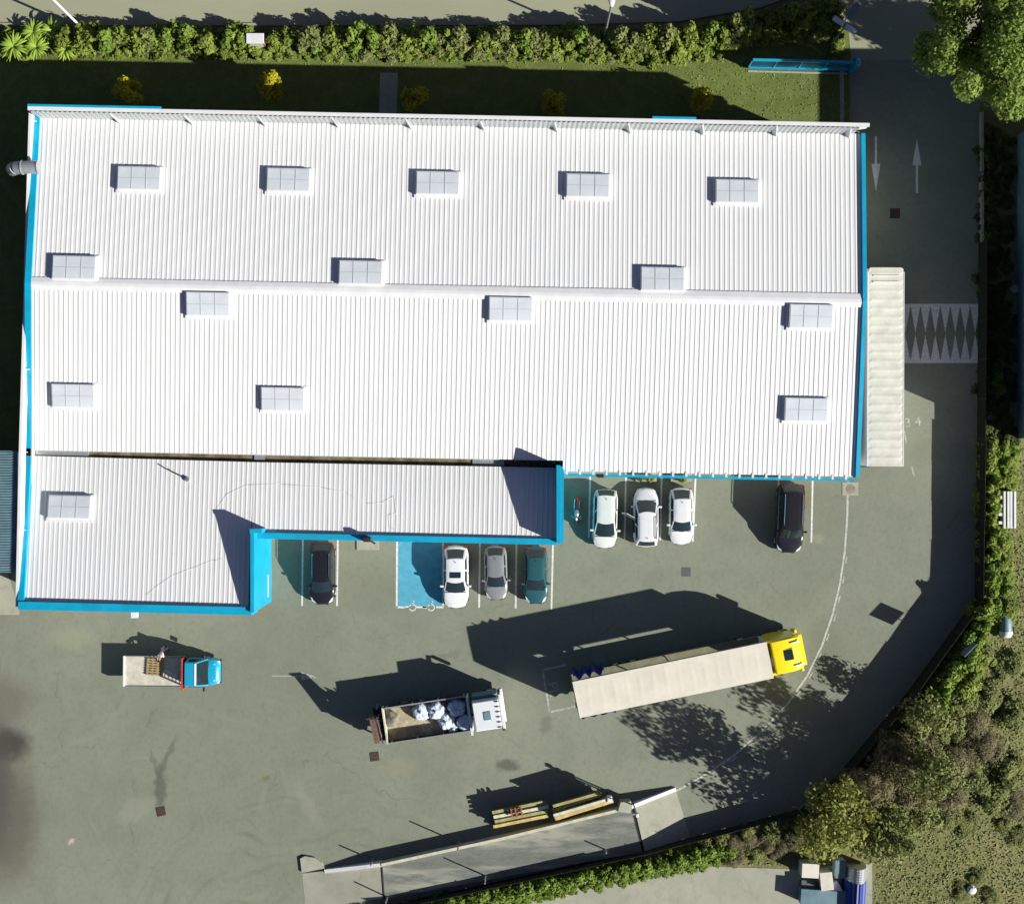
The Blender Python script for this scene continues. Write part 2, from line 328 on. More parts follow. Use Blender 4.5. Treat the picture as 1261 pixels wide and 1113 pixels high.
# ------------------------------------------------------------------ ground, roads, paint
Z_LAWN, Z_ROAD, Z_YARD, Z_PATCH, Z_PAINT = .004, .008, .012, .016, .020
sheet('ground', [(-6000, -6000), (7500, -6000), (7500, 7000), (-6000, 7000)], 0, M['earth'])
sheet('lawn', [(-900, 36), (1046, 36), (1046, 560), (-900, 560)], Z_LAWN, M['lawn'])
sheet('north_road', [(-6000, -120), (-6000, 29), (700, 29), (830, 25), (930, 8), (1010, -20), (1030, -40), (7500, -70), (7500, -260), (-6000, -260)], Z_ROAD, M['road'])
sheet('north_road_junction', [(1012, -25), (1028, 0), (1045, 40), (1048, 74), (1205, 74), (1215, 30), (1240, -60), (1060, -90)], Z_ROAD + .004, M['road'])
sheet('yard', [(1047, 74), (1206, 74), (1207, 738), (1120, 856), (1030, 965), (985, 1003), (870, 1030), (640, 1086), (480, 1125), (200, 1180), (-1800, 1180), (-1800, 715), (12, 715), (12, 560), (1047, 560)], Z_YARD, M['asphalt'])
k = MB()
kp = [(-1500, 30), (400, 31), (700, 30), (835, 26), (935, 9), (1012, -19)]
for a, b in zip(kp[:-1], kp[1:]): k.beam(W(*a), W(*b), .18, 0, .13)
tag(k.build('kerb', M['road']), kind='structure')
sheet('pavement', [(-900, 706), (10, 706), (24, 752), (24, 757), (-900, 752)], Z_PATCH, M['concrete'])
sheet('path', [(468, 90), (490, 90), (487, 190), (466, 190)], Z_PATCH, M['concrete'])
sheet('drive_edge', [(1034, 88), (1039, 88), (1040, 200), (1035, 200)], Z_PATCH, M['concrete'])
sheet('service_lane', [(560, 1125), (700, 1088), (860, 1066), (985, 1070), (990, 1068), (1074, 1062), (1074, 1300), (560, 1300)], Z_PATCH, M['concrete'])
sheet('earth_bank_strip', [(1208, 140), (1252, 140), (1252, 560), (1208, 560)], Z_LAWN, M['earth'])

def line_px(mb, p, q, wd, z=Z_PAINT):
    a = W(*p); b = W(*q); d = (b-a).normalized(); n = Vector((-d.y, d.x, 0)) * wd/2
    mb.add([(*(a-n)[:2], z), (*(b-n)[:2], z), (*(b+n)[:2], z), (*(a+n)[:2], z)], [(0, 1, 2, 3)])
ln = MB()
for p, q in [((373, 664), (372, 746)), ((416, 664), (415, 746)), ((545.5, 668), (545.5, 747)), ((591, 668), (590, 748)), ((636, 668), (635, 749)), ((681, 668), (679, 750)),
             ((727, 576), (725, 662)), ((771, 576), (769, 664)), ((815, 576), (813, 665)), ((857, 576), (853, 667)),
             ((959, 578), (957, 668)), ((1001, 578), (999, 668))]:
    line_px(ln, p, q, .13)
tag(ln.build('bay_lines', M['line']), kind='structure')
sheet('disabled_bay_paint', [(490, 660), (545, 660), (545, 746), (490, 746)], Z_PATCH, M['cyan_road'])
ln = MB()
line_px(ln, (489, 660), (488.5, 748), .14); 
for a, b in [(488, 498), (512, 526), (537, 546)]: line_px(ln, (a, 747.3), (b, 747.6), .14)
def arc_pts(cx, cy, r, a0, a1, n=18): return [(cx + r*math.cos(R(a0+(a1-a0)*i/n)), cy + r*math.sin(R(a0+(a1-a0)*i/n))) for i in range(n+1)]
def stroke(mb, pts, wd, z=Z_PAINT):
    L = []; 
    P = [Vector(p) for p in pts]
    for i, p in enumerate(P):
        d = (P[min(i+1, len(P)-1)] - P[max(i-1, 0)]).normalized(); nn = Vector((-d.y, d.x)) * wd/2
        L.append([(*(p+nn), z), (*(p-nn), z)])
    mb.grid(L)
for cx in (508, 531):      # wheelchair pictograms lying on the bay's front line
    c = W(cx, 747)
    stroke(ln, arc_pts(c.x, c.y-.05, .23, -160, 160), .07)
    stroke(ln, [(c.x-.05, c.y+.12), (c.x+.05, c.y+.38)], .09)
    stroke(ln, [(c.x-.62, c.y-.02), (c.x-.28, c.y+.02)], .12)
    stroke(ln, arc_pts(c.x+.07, c.y+.36, .05, 0, 360, 8), .07)
tag(ln.build('wheelchair_bay_marking', M['line']), kind='structure')
ln = MB()           # the long bent edge line of the drive
cv = [(1044, 578), (1044, 600), (1043, 640), (1040, 680), (1034, 720), (1025, 757), (1012, 795), (994, 832), (970, 866), (938, 900), (902, 931), (866, 955), (828, 976)]
stroke(ln, [W(*p)[:2] for p in cv], .15)
tag(ln.build('edge_line', M['line_arc']), kind='structure')
ln = MB()
for i in range(14):
    t = 3.1 + i*.62; j = min(int(t), len(cv)-2); f = t-j
    a = Vector(cv[j])*(1-f) + Vector(cv[j+1])*f
    d = (Vector(cv[j+1])-Vector(cv[j])).normalized(); n = Vector((-d.y, d.x))
    a = a - n*3.4; line_px(ln, a, a+d*9, .12)
tag(ln.build('dash_line', M['line_worn']), kind='structure')
ln = MB()
def arrow(mb, x, y0, y1, head, hw, sgn):
    # sgn: +1 head towards larger py
    a = W(x, y0 if sgn > 0 else y1); b = W(x, y1 if sgn > 0 else y0)
    line_px(mb, (x, y0 if sgn > 0 else y1), (x, (y1-head) if sgn > 0 else (y0+head)), .16)
    hy = (y1-head) if sgn > 0 else y0+head; ty = y1 if sgn > 0 else y0
    v = [W(x-hw, hy), W(x+hw, hy), W(x, ty)]
    if sgn < 0: v = v[::-1]
    mb.add([(p.x, p.y, Z_PAINT+.003) for p in v], [(0, 2, 1)])
arrow(ln, 1078.5, 168, 236, 34, 5.5, 1); arrow(ln, 1129, 171, 238, 33, 5.5, -1)
tag(ln.build('lane_arrows', M['line']), kind='structure')
ln = MB()
line_px(ln, (335, 832), (370, 832), .09); line_px(ln, (384, 834), (392, 834), .06)
v = [W(371, 827), W(371, 838), W(390, 833)]; ln.add([(p.x, p.y, Z_PAINT) for p in v], [(0, 1, 2)])
line_px(ln, (1113.5, 531), (1116, 546), .1); line_px(ln, (1122, 574), (1126, 587), .16)
tag(ln.build('worn_arrow', M['line_worn']), kind='structure')
ln = MB()           # loading box outline with letters P L
for p, q in [((668, 824), (677, 877)), ((677, 876.5), (708, 869.5)), ((668, 824.5), (697, 818.5))]: line_px(ln, p, q, .15)
tag(ln.build('loading_box_outline', M['line_dim']), kind='structure')
def text(s, px, py, size, rot, m, name):
    cu = bpy.data.curves.new(name, 'FONT'); cu.body = s; cu.size = size; cu.align_x = 'CENTER'; cu.align_y = 'CENTER'; cu.extrude = 0
    o = bpy.data.objects.new(name, cu); me = bpy.data.meshes.new_from_object(o); bpy.data.objects.remove(o)
    me.materials.append(m); o = bpy.data.objects.new(name, me); C.objects.link(o)
    p = W(px, py); o.location = (p.x, p.y, Z_PAINT); o.rotation_euler = (0, 0, R(rot)); return tag(o, kind='structure')
text('PL', 681, 848, 1.05, -76, M['line_dim'], 'painted_letters')
text('3 4', 1124, 520, .95, 8, M['line_dim'], 'painted_numbers')
# shark-tooth crossing east of the parked trailer
ln = MB()
x0, x1 = 1108, 1206; n = 8; st = (x1-x0)/n
hump = sheet('crossing_base', [(1108, 374), (1205, 374), (1208, 447), (1108, 447)], Z_PATCH, M['asphalt'])
line_px(ln, (1108, 376), (1205, 376), .2); line_px(ln, (1108, 445.3), (1208, 445.3), .22)
for i in range(n):
    a = x0+i*st+1; b = a+st-.4; c = (a+b)/2
    for yb, yt in ((377, 410), (444, 412)):
        v = [W(a, yb), W(b, yb), W(c, yt)]
        if yb < yt: v = v[::-1]
        ln.add([(p.x, p.y, Z_PAINT+.003) for p in v], [(0, 1, 2)])
tag(ln.build('shark_teeth', M['line']), kind='structure')

# ------------------------------------------------------------------ leaves
def leaf_object(name, pts, size, material, parent=None, aspect=1.6, up=0.3, tone=None, spread=None, kind=None):
    n = len(pts); P = np.asarray(pts, dtype=np.float64)
    nrm = np.random.normal(size=(n, 3)); nrm[:, 2] = np.abs(nrm[:, 2]) + up
    if spread is not None: nrm = nrm*.7 + spread*1.3
    nrm /= np.linalg.norm(nrm, axis=1)[:, None] + 1e-9
    r = np.random.normal(size=(n, 3)); a = np.cross(nrm, r); a /= np.linalg.norm(a, axis=1)[:, None] + 1e-9
    b = np.cross(nrm, a); s = size*(0.6+.8*np.random.rand(n))[:, None]
    V = np.empty((n, 4, 3)); V[:, 0] = P - a*s*.5*aspect; V[:, 1] = P + b*s*.5; V[:, 2] = P + a*s*.5*aspect; V[:, 3] = P - b*s*.5
    me = bpy.data.meshes.new(name); me.vertices.add(n*4); me.vertices.foreach_set('co', V.reshape(-1))
    me.loops.add(n*4); me.loops.foreach_set('vertex_index', np.arange(n*4, dtype=np.int32))
    me.polygons.add(n); me.polygons.foreach_set('loop_start', np.arange(0, n*4, 4, dtype=np.int32)); me.polygons.foreach_set('loop_total', np.full(n, 4, dtype=np.int32))
    me.update(); at = me.attributes.new('tone', 'FLOAT', 'FACE')
    t = np.random.rand(n) if tone is None else np.clip(tone*.65 + np.random.rand(n)*.35, 0, 1)
    at.data.foreach_set('value', t.astype(np.float32))
    me.materials.append(material); o = bpy.data.objects.new(name, me); C.objects.link(o)
    if parent is not None: o.parent = parent
    if kind: o['kind'] = kind
    return o
def crown_points(n, rx, ry, rz, cz, clumps, cr, seed):
    rs = np.random.RandomState(seed)
    c = rs.normal(size=(clumps, 3)); c /= np.linalg.norm(c, axis=1)[:, None]; c *= (rs.rand(clumps)**.45)[:, None]
    c[:, 2] = np.abs(c[:, 2])*.9 - .25
    c *= np.array([rx-cr*.7, ry-cr*.7, rz]); c[:, 2] += cz
    ct = rs.rand(clumps); rr = cr*(.6+.7*rs.rand(clumps))
    k = rs.randint(0, clumps, n); d = rs.normal(size=(n, 3)); d /= np.linalg.norm(d, axis=1)[:, None]
    p = c[k] + d*(rr[k]*(.55+.5*rs.rand(n)))[:, None]*np.array([1, 1, .8])
    p[:, 2] = np.maximum(p[:, 2], .05)
    return p, d, ct[k], c
def plant(name, h, r, leaves, size, m, clumps, cr, seed, trunk=True, loc=(0, 0, 0), label=None, cat='tree', group=None, aspect=1.6, base=.35, rz=None, tname='trunk', ry=None):
    t = empty(name, loc, 0, label, cat, group)
    rzz = (h*(1-base)) if rz is None else rz
    p, d, tone, cc = crown_points(leaves, r, ry or r, rzz*.95, h*base+rzz*.15, clumps, cr, seed)
    leaf_object('crown' if trunk else 'foliage', p, size, m, t, aspect, .4, tone, d)
    mb = MB(); rs = random.Random(seed)
    tr = max(.03, h*.022); top = Vector((rs.uniform(-.1, .1)*r, rs.uniform(-.1, .1)*r, h*(base+.15)))
    mb.tube((0, 0, 0), top, tr*1.3, tr*.8, 10)
    idx = list(range(len(cc))); rs.shuffle(idx)
    for i in idx[:14]:
        q = Vector(cc[i]); mid = top.lerp(q, .5) + Vector((0, 0, -.05*h)); mb.tube(top*rs.uniform(.7, 1), mid, tr*.5, tr*.3, 6); mb.tube(mid, q, tr*.3, tr*.1, 6)
    mb.build(tname, M['bark'], t, smooth=True)
    return t

# ------------------------------------------------------------------ warehouse
wh = empty('warehouse', W(560, 380), 0, 'long white ribbed metal warehouse with bright blue edge trim and rooftop skylights', 'warehouse')
WO = Vector(wh.location)
def part(mb, name, material, parent=wh, **k):
    mb.v = [tuple(Vector(v) - WO) for v in mb.v]
    return mb.build(name, material, parent, **k)
def ribbed(u0, u1, top, bot, n, rib=.019):
    """ribbed metal sheet between curves top(u) and bot(u); n ribs"""
    mb = MB(); rows = ([], [])
    prof = [(.0, 0), (.56, 0), (.64, 1), (.90, 1), (.98, 0)]
    us = []
    for i in range(n):
        for (f, z) in prof:
            us.append((u0 + (u1-u0)*(i+f)/n, z*rib*(1.25 if i % 3 == 0 else 1)))
    us.append((u1, 0))
    for u, z in us:
        rows[0].append(Vector(top(u)) + Vector((0, 0, z))); rows[1].append(Vector(bot(u)) + Vector((0, 0, z)))
    mb.grid([rows[1], rows[0]])
    return mb
def L2(a, b):
    a = Vector(a); b = Vector(b); return lambda u: a.lerp(b, u)
HE, HR, HS = 5.0, 6.0, 4.3
NW, NE = W(50, 142, HE), W(1060, 165, HE); RW, RE = W(39, 349, HR), W(1062, 371, HR)
SW, SE = W(39, 552, HS), W(1053, 587, HS)
part(ribbed(0, 1, L2(NW, NE), L2(RW, RE), 171, .015), 'roof_panel', M['white_roof'])
uk = (W(693, 580, HS).x - SW.x) / (SE.x - SW.x)
SWc, SKc = W(39, 554, HS+.06), W(693, 567, HS+.09); SK2 = W(693, 580, HS)
def botS(u): return SWc.lerp(SKc, u/uk) if u <= uk else SK2.lerp(SE, (u-uk)/(1-uk))
nl = int(171*uk)
part(ribbed(0, uk, L2(RW, RE), botS, nl), 'roof_panel', M['white_roof'])
part(ribbed(uk, 1, L2(RW, RE), lambda u: SK2.lerp(SE, max(0, (u-uk)/(1-uk))), 171-nl), 'roof_panel', M['white_roof'])
# ridge cap
mb = MB(); rd = (RE-RW).normalized(); nn = Vector((-rd.y, rd.x, 0)).normalized()
mb.grid([[RW-nn*.42+Vector((0,0,.03)), RE-nn*.42+Vector((0,0,.03))], [RW-nn*.1+Vector((0,0,.11)), RE-nn*.1+Vector((0,0,.11))], [RW+nn*.1+Vector((0,0,.11)), RE+nn*.1+Vector((0,0,.11))], [RW+nn*.42+Vector((0,0,.03)), RE+nn*.5+Vector((0,0,.03))]])
part(mb, 'ridge_cap', M['trim_white'])
# verge trims, east and west
def strip(pts, wd, z0, z1, name, m):
    mb = MB()
    for a, b in zip(pts[:-1], pts[1:]):
        mb.beam(a, b, wd, (a[2]+z0, b[2]+z0), (a[2]+z1, b[2]+z1))
    return part(mb, name, m)
ox = Vector((.27, 0, 0))
strip([NE+ox*.5, RE+ox*.5], .28, -.5, .16, 'verge_trim', M['cyan']); strip([RE+ox*.5, SE+ox*.5+Vector((0, -.05, 0))], .28, -.5, .16, 'verge_trim', M['cyan'])
strip([NW-ox*.8, RW-ox*.8], .42, -.2, .12, 'verge_trim', M['cyan']); strip([RW-ox*.8, SW-ox*.8], .42, -.2, .12, 'verge_trim', M['cyan'])
# south eave: thin blue gutter with white sheet ends over it
a, b = W(694, 584.5, 4.15), W(1052, 591, 4.15)
strip([a, b], .20, -.25, 0, 'eave_gutter', M['cyan'])
for i in range(22):
    u = (i+.3)/22; p = SK2.lerp(SE, u); mb = MB(); mb.box(p.x-.07, p.x+.07, p.y-.22, p.y+.1, p.z-.02, p.z+.05); part(mb, 'sheet_end', M['trim_white'])
# walls
def wall(p, q, z1, name='wall', wd=.2, m=None, z0=0): 
    mb = MB(); mb.beam(p, q, wd, z0, z1); return part(mb, name, m or M['wallpanel'])
PN0, PN1 = W(34, 133.5, 6.8), W(1071, 154, 6.8)
PW0, PW1, PW2 = W(35, 134, 5.6), W(22.5, 560, 5.6), W(18.5, 747, 5.6)
wall(PN0 - Vector((0, .05, 0)), PN1 - Vector((.6, .05, 0)), 6.6, 'north_wall', .12)
wall(PW0 + Vector((.3, 0, 0)), PW2 + Vector((.3, 0, 0)), 4.2, 'west_wall', .10)
EW0, EW1 = NE + Vector((.05, 0, 0)), SE + Vector((.05, .3, 0))
wall(EW0, W(1064, 371, HR), (4.2, 5.2), 'east_wall', .15); wall(W(1064, 371, HR), EW1, (5.2, 4.0), 'east_wall', .15)
wall(SK2 + Vector((0, .3, 0)), EW1, 3.9, 'south_wall', .15)
wall(SWc, SKc, 3.9, 'valley_wall', .1)
# north parapet lining, cap, braces
mb = MB(); rows = ([], []); nseg = 170*2
for i in range(nseg+1):
    p = PN0.lerp(PN1 - Vector((.6, 0, 0)), i/nseg); o = -.14 - (.05 if i % 2 else 0)
    rows[0].append((p.x, p.y+o, 4.6)); rows[1].append((p.x, p.y+o, 6.7))
mb.grid(rows); part(mb, 'parapet_lining', M['galv'])
def seg(a, b, m, nm='parapet_cap'):
    p = PN0.lerp(PN1, a); q = PN0.lerp(PN1, b); mb = MB(); mb.beam(p, q, .24, 6.71, 6.80); part(mb, nm, m)
seg(0, .158, M['trim_white']); seg(.158, .742, M['trim_white']); seg(.742, .794, M['trim_white']); seg(.794, 1, M['trim_white'])
for a, b in ((0, .158), (.742, .794)):
    p = PN0.lerp(PN1, a) + Vector((0, .2, 0)); q = PN0.lerp(PN1, b) + Vector((0, .2, 0)); mb = MB(); mb.beam(p, q, .16, 4.6, 6.82); part(mb, 'blue_coping', M['cyan'])
mb = MB(); mb.beam(NW + Vector((0, .16, 0)), NE + Vector((0, .16, 0)), .20, 4.5, 4.7); part(mb, 'box_gutter', M['gutter'])
for i in range(12):
    px = 137 + i*91.7 if i else 137
    if px > 1070: break
    t = (px-34)/(1071-34); p = PN0.lerp(PN1, t)
    mb = MB(); mb.prism([(p.x-.30, p.y-.13), (p.x-.20, p.y-.13), (p.x+.06, p.y-.45), (p.x+.0, p.y-.45)], 5.06, [6.7, 6.7, 5.2, 5.2]); part(mb, 'parapet_brace', M['trim_white'])
p = PN1; mb = MB(); mb.prism([(p.x-.6, p.y-.1), (p.x, p.y-.02), (p.x, p.y+.1), (p.x-.6, p.y+.1)], 5.9, 6.68); part(mb, 'cap_end', M['trim_white'])
# west parapet: cap with inner face
mb = MB(); mb.beam(PW0 + Vector((.13, 0, 0)), PW1 + Vector((.13, 0, 0)), .20, 4.9, 5.6); mb.beam(PW1 + Vector((.13, 0, 0)), PW2 + Vector((.13, 0, 0)), .20, 4.9, 5.6); part(mb, 'west_gutter', M['trim_white'])
for py in (148, 250, 352, 454, 556, 652):
    t = (py-134)/(747-134); p = PW0.lerp(PW2, t); mb = MB(); mb.prism([(p.x+.22, p.y+.03), (p.x+.5, p.y-.02), (p.x+.5, p.y-.07), (p.x+.22, p.y-.08)], 5.4, 5.5); part(mb, 'gutter_bracket', M['trim_white'])
# annex roof (falls north into the valley gutter)
AH = lambda py: 3.9 + (py-566)*.0092
A0, A1 = W(37, 561, AH(561)), W(312, 569, AH(569)); B0, B1 = W(29, 743, AH(743)), W(306, 751, AH(751))
part(ribbed(0, 1, L2(A0, A1), L2(B0, B1), 47, .013), 'annex_roof', M['white_roof'])
C1 = W(688, 576, AH(573)); D0, D1 = W(310, 657, AH(657)), W(686, 667, AH(667))
part(ribbed(0, 1, L2(A1, C1), L2(D0, D1), 63, .013), 'annex_roof', M['white_roof'])
# valley gutter between the roofs
mb = MB()
g0, g1 = W(44, 557.5, 3.75), W(692, 571.5, 3.75)
mb.beam(g0, g1, .62, 3.4, 3.62); part(mb, 'valley_gutter', M['gutter'])
mb = MB(); mb.beam(g0, g0.lerp(g1, .1), .3, 3.6, 3.75); part(mb, 'gutter_cover', M['galv'])
for a_, b_ in ((.415, .435), (.83, .89)):
    mb = MB(); mb.beam(g0.lerp(g1, a_), g0.lerp(g1, b_), .4, 3.6, 3.7); part(mb, 'gutter_cover', M['galv'])
# annex parapets
HT = 6.0
def par(p, q, z0, z1, wd, name, m=None): 
    mb = MB(); mb.beam(p, q, wd, z0, z1); return part(mb, name, m or M['cyan'], bevel=.015)
par(W(33.5, 561, 4.3) , W(25.5, 745, 5.7), (3.6, 5.2), (4.2, 5.75), .44, 'annex_verge')
S0, S1 = W(22, 745.5, 5.8), W(310, 752.5, 5.8)
par(S0, S1, 3.9, 5.8, .55, 'annex_south_fascia')
wall(S0+Vector((.2, .05, 0)), S1+Vector((-.4, .05, 0)), 3.9, 'annex_wall', .3)
par(W(314, 659.5, 5.2), W(686, 667.5, 5.2), 3.6, 5.0, .42, 'annex_south_fascia')
wall(W(318, 659, 5.2), W(684, 667, 5.2), 3.6, 'annex_wall', .25)
mb = MB(); w0, w1 = W(310.5, 654, HT), W(310.5, 754, HT)
mb.prism([(w0.x-.12, w0.y), (w0.x+.12, w0.y), (w1.x+.12, w1.y), (w1.x-.12, w1.y)], 0, HT); part(mb, 'tall_side_wall', M['cyan'])
mb = MB(); q = W(318, 653, HT); mb.box(w0.x-.16, q.x+.25, w0.y-.12, w0.y+.14, 3.8, HT+.03); part(mb, 'wall_return', M['cyan'])
mb = MB(); mb.beam((w0.x+.2, w0.y), (w1.x+.2, w1.y+.35), .09, 5.2, 5.32); 
mb2 = MB(); q = W(323, 735, 1.2); mb2.box(w0.x+.14, w0.x+.17, w1.y+.5, w1.y+2.1, 1.3, 1.5); part(mb2, 'wall_stripe', M['trim_white'])
v0, v1 = W(690, 573, HT), W(690, 669, HT)
mb = MB(); mb.prism([(v0.x-.25, v0.y), (v0.x-.03, v0.y), (v1.x-.03, v1.y), (v1.x-.25, v1.y)], 0, HT-.02); part(mb, 'tall_end_wall', M['cyan'])
mb = MB(); mb.prism([(v0.x-.02, v0.y), (v0.x+.24, v0.y-.25), (v1.x+.24, v1.y), (v1.x-.02, v1.y)], 0, HT-.1); part(mb, 'tall_end_cap', M['cyan'])
mb = MB(); mb.box(v0.x-1.3, v0.x-.3, v0.y-.05, v0.y+.2, 3.6, 4.2); part(mb, 'end_flashing', M['steel_dark'])
# wall lamp, rain outlet, roof antenna, duct
mb = MB(); p = W(165.5, 757, 5.0); mb.box(p.x-.22, p.x+.22, p.y-.2, p.y+.25, 4.8, 5.15); part(mb, 'wall_lamp', M['trim_white'], bevel=.03)
mb = MB(); p = W(453, 664, 5.0); mb.box(p.x-.25, p.x+.25, p.y-.15, p.y+.15, 5.0, 5.5); mb.tube((p.x+.2, p.y-.1, 5.1), (p.x+.5, p.y-.3, 5.0), .07); part(mb, 'wall_lamp', M['steel_dark'], bevel=.03)
for px_ in (205, 590, 740):
    mb = MB(); p = W(px_*1.0 if px_ != 205 else 735, 586, 4.2); mb.box(p.x-.2, p.x+.2, p.y-.12, p.y+.1, 4.0, 4.22)
    if px_ != 205 and px_ != 590: part(mb, 'gutter_outlet', M['steel_dark'])
mb = MB(); p = W(12, 208, 4.2); d = WO
pts = [W(47, 206, 6.2), W(27, 206.5, 6.2), W(20, 207, 6.1), W(16, 208, 5.7), W(15.5, 209, 5.1), W(15.5, 209, .2)]
for a, b in zip(pts[:-1], pts[1:]): mb.tube(a, b, .44, n=18)
for p in pts[:2]: mb.tube(p, p+Vector((.06, 0, 0)), .48, n=18)
part(mb, 'exhaust_duct', M['galv'], smooth=False)
# skylights
sky_px = [(171, 220), (355, 222), (539, 226), (724, 229), (908, 236), (91, 330), (444, 336), (816, 344), (256, 374), (629, 380), (999, 389), (90, 487), (348, 491), (993, 504), (85, 625)]
def roof_h(px, py):
    if py > 560: return AH(py)
    top = 142 + (px-50)*.0228; rid = 349 + (px-39)*.0215; bot = 552 + (px-39)*.0345
    return HE + (HR-HE)*(py-top)/(rid-top) if py < rid else HR + (HS-HR)*(py-rid)/(bot-rid)
for i, (px, py) in enumerate(sky_px):
    h = roof_h(px, py); p = W(px, py, h+.3) - WO; p.z = h
    s = (roof_h(px, py+5) - roof_h(px, py-5)) / (W(px, py+5).y - W(px, py-5).y)
    g = empty('skylight', p); g.parent = wh; g.rotation_euler = (math.atan(s), 0, R(-1.2))
    x, y = 1.47, .80
    mb = MB(); mb.box(-x-.14, x+.14, -y-.18, y+.10, .03, .10); mb.box(-x, x, -y, y, .05, .30); mb.build('curb', M['trim_white'], g, bevel=.015)
    mb = MB(); mb.box(-x+.06, x-.06, -y+.06, y-.06, .285, .32); mb.build('glazing', M['glazing'], g)
    mb = MB()
    for q in (-x/3, x/3): mb.box(q-.022, q+.022, -y+.06, y-.06, .315, .335)
    mb.box(-x+.06, x-.06, -.02, .02, .316, .332); mb.build('glazing_bars', M['glazebar'], g)
ant = empty('roof_antenna', W(231, 590, AH(590)), 0, 'thin grey bent antenna mast lying low over the annex roof', 'antenna')
mb = MB(); a = W(231, 590, AH(590)+.1)-ant.location; b = W(212, 581, AH(581)+.3)-ant.location; c = W(206, 577, AH(577)+.35)-ant.location
mb.path([a+Vector((0, 0, 0)), b, c], .045); mb.build('mast', M['steel_dark'], ant)
mb = MB(); mb.tube((0, 0, -.05), (0, 0, .14), .17, .17, 14); mb.build('base', M['galv'], ant)
# thin cables lying on the annex roof
def cable(pts, label):
    mb = MB(); P = [W(x, y, AH(y)+.035) for x, y in pts]; mb.path(P, .007, 5)
    tag(mb.build('cable', M['trim_white'], smooth=True), label, 'cable')
cable([(180, 733), (196, 720), (214, 708), (236, 700), (262, 690), (277, 688)], 'faint thin cable crossing the lower west part of the annex roof')
cable([(268, 625), (280, 608), (305, 597), (345, 596), (395, 600), (425, 606), (450, 620), (470, 619), (486, 611), (488, 632), (478, 634), (480, 648), (490, 655)], 'faint thin cable looping along the annex roof towards the disabled bay')

# low blue dock between warehouse and parked trailer
dk = empty('loading_dock', W(1058, 540), 0, 'low navy blue dock strip squeezed between warehouse wall and parked trailer', 'loading dock')
mb = MB(); pts = [W(1062, 420, 1.0), W(1068, 420, 1.0), W(1070, 575, 1.0), W(1056, 575, 1.0)]
mb.prism([(p.x-dk.location.x, p.y-dk.location.y) for p in pts], 0, 1.0); mb.build('platform', M['navy'], dk)
mb = MB(); a = W(1056, 573, 1.1)-dk.location; b = W(1070, 573.5, 1.1)-dk.location; mb.beam(a, b, .12, 1.0, 1.15); mb.build('edge_rail', M['navy'], dk)

# ------------------------------------------------------------------ neighbours
sh = empty('corrugated_shed', W(-30, 630), 0, 'grey blue corrugated shed roof butting against the west side of the warehouse', 'shed')
mb = MB(); x1 = W(21.5, 555, 5.3).x; x0 = x1-14; yt = W(0, 555, 5.3).y; yb = W(0, 705, 5.3).y
ys = []; nn_ = 46
for i in range(nn_):
    for f, z in ((0, 0), (.5, 0), (.62, .06), (.88, .06)): ys.append((yt+(yb-yt)*(i+f)/nn_, z))
ys.append((yb, 0))
mb.grid([[(x0, y, 5.3+z) for y, z in ys], [(x1, y, 5.3+z) for y, z in ys]])
mb.v = [tuple(Vector(v)-sh.location) for v in mb.v]; mb.build('roof', M['galv_sheet'], sh)
mb = MB(); mb.box(x0+.1, x1-.05, yb+.1, yt-.1, 0, 5.2); mb.v = [tuple(Vector(v)-sh.location) for v in mb.v]; mb.build('wall', M['wallpanel'], sh)
nb = empty('neighbour_hall', W(1300, 350), 0, 'blue grey neighbouring hall cut off by the right edge of the photo', 'hall')
mb = MB(); X0 = W(1252, 159).x; Y1 = W(0, 167).y; Y0 = W(0, 540).y; l = nb.location
mb.box(X0-l.x, X0+22-l.x, Y0-l.y, Y1-l.y, 0, 7.3); mb.build('wall', M['galv_sheet'], nb)
mb = MB(); mb.box(X0-.1-l.x, X0+22.1-l.x, Y0-.1-l.y, Y1+.1-l.y, 7.3, 7.6); mb.build('roof', M['trim_white'], nb)
for i in range(6):
    y = Y0+2+i*3.5-l.y; mb = MB(); mb.box(X0-.04-l.x, X0-l.x+.02, y, y+1.6, 3.2, 4.4); f = mb.build('window', M['glass'], nb)
# boundary wall along the east drive
bw = MB(); bpts = [(1207, 140), (1208, 540), (1206, 740)]
for a, b in zip(bpts[:-1], bpts[1:]): bw.beam(W(*a), W(*b), .18, 0, .45)
tag(bw.build('boundary_wall', M['concrete']), 'low concrete boundary wall along the east side of the drive', 'wall')
def fence(name, pts, h, label, post_every=2.5):
    P = [W(*p) for p in pts]; r = empty(name, P[0], 0, label, 'fence'); O = P[0]; rf = random.Random(3)
    for a, b in zip(P[:-1], P[1:]):
        L_ = (b-a).length; n = max(1, int(L_/post_every))
        for i in range(n):
            q = a.lerp(b, i/n)-O; q2 = a.lerp(b, (i+1)/n)-O; e = rf.uniform(-.05, .05)
            mb = MB(); mb.beam(q, q2, .03, .05, (h-.06+e, h-.06+e+rf.uniform(-.04, .04))); mb.build('screen_panel', M['screen'], r)
            mb = MB(); mb.tube(q, q+Vector((0, 0, h)), .03, n=6); mb.build('post', M['fence'], r)
    mb = MB(); q = P[-1]-O; mb.tube(q, q+Vector((0, 0, h)), .03, n=6); mb.build('post', M['fence'], r)
    return r
fence('screen_fence', [(1205, 300), (1203, 540), (1200, 738), (1118, 851), (1028, 957), (985, 996)], 1.75, 'dark screened fence along the east drive and diagonal southeast edge of the yard')
fence('screen_fence', [(982, 996), (880, 1023), (792, 1046), (640, 1079), (474, 1115)], 1.25, 'lower dark screened fence between the weighbridge and the green south bank')

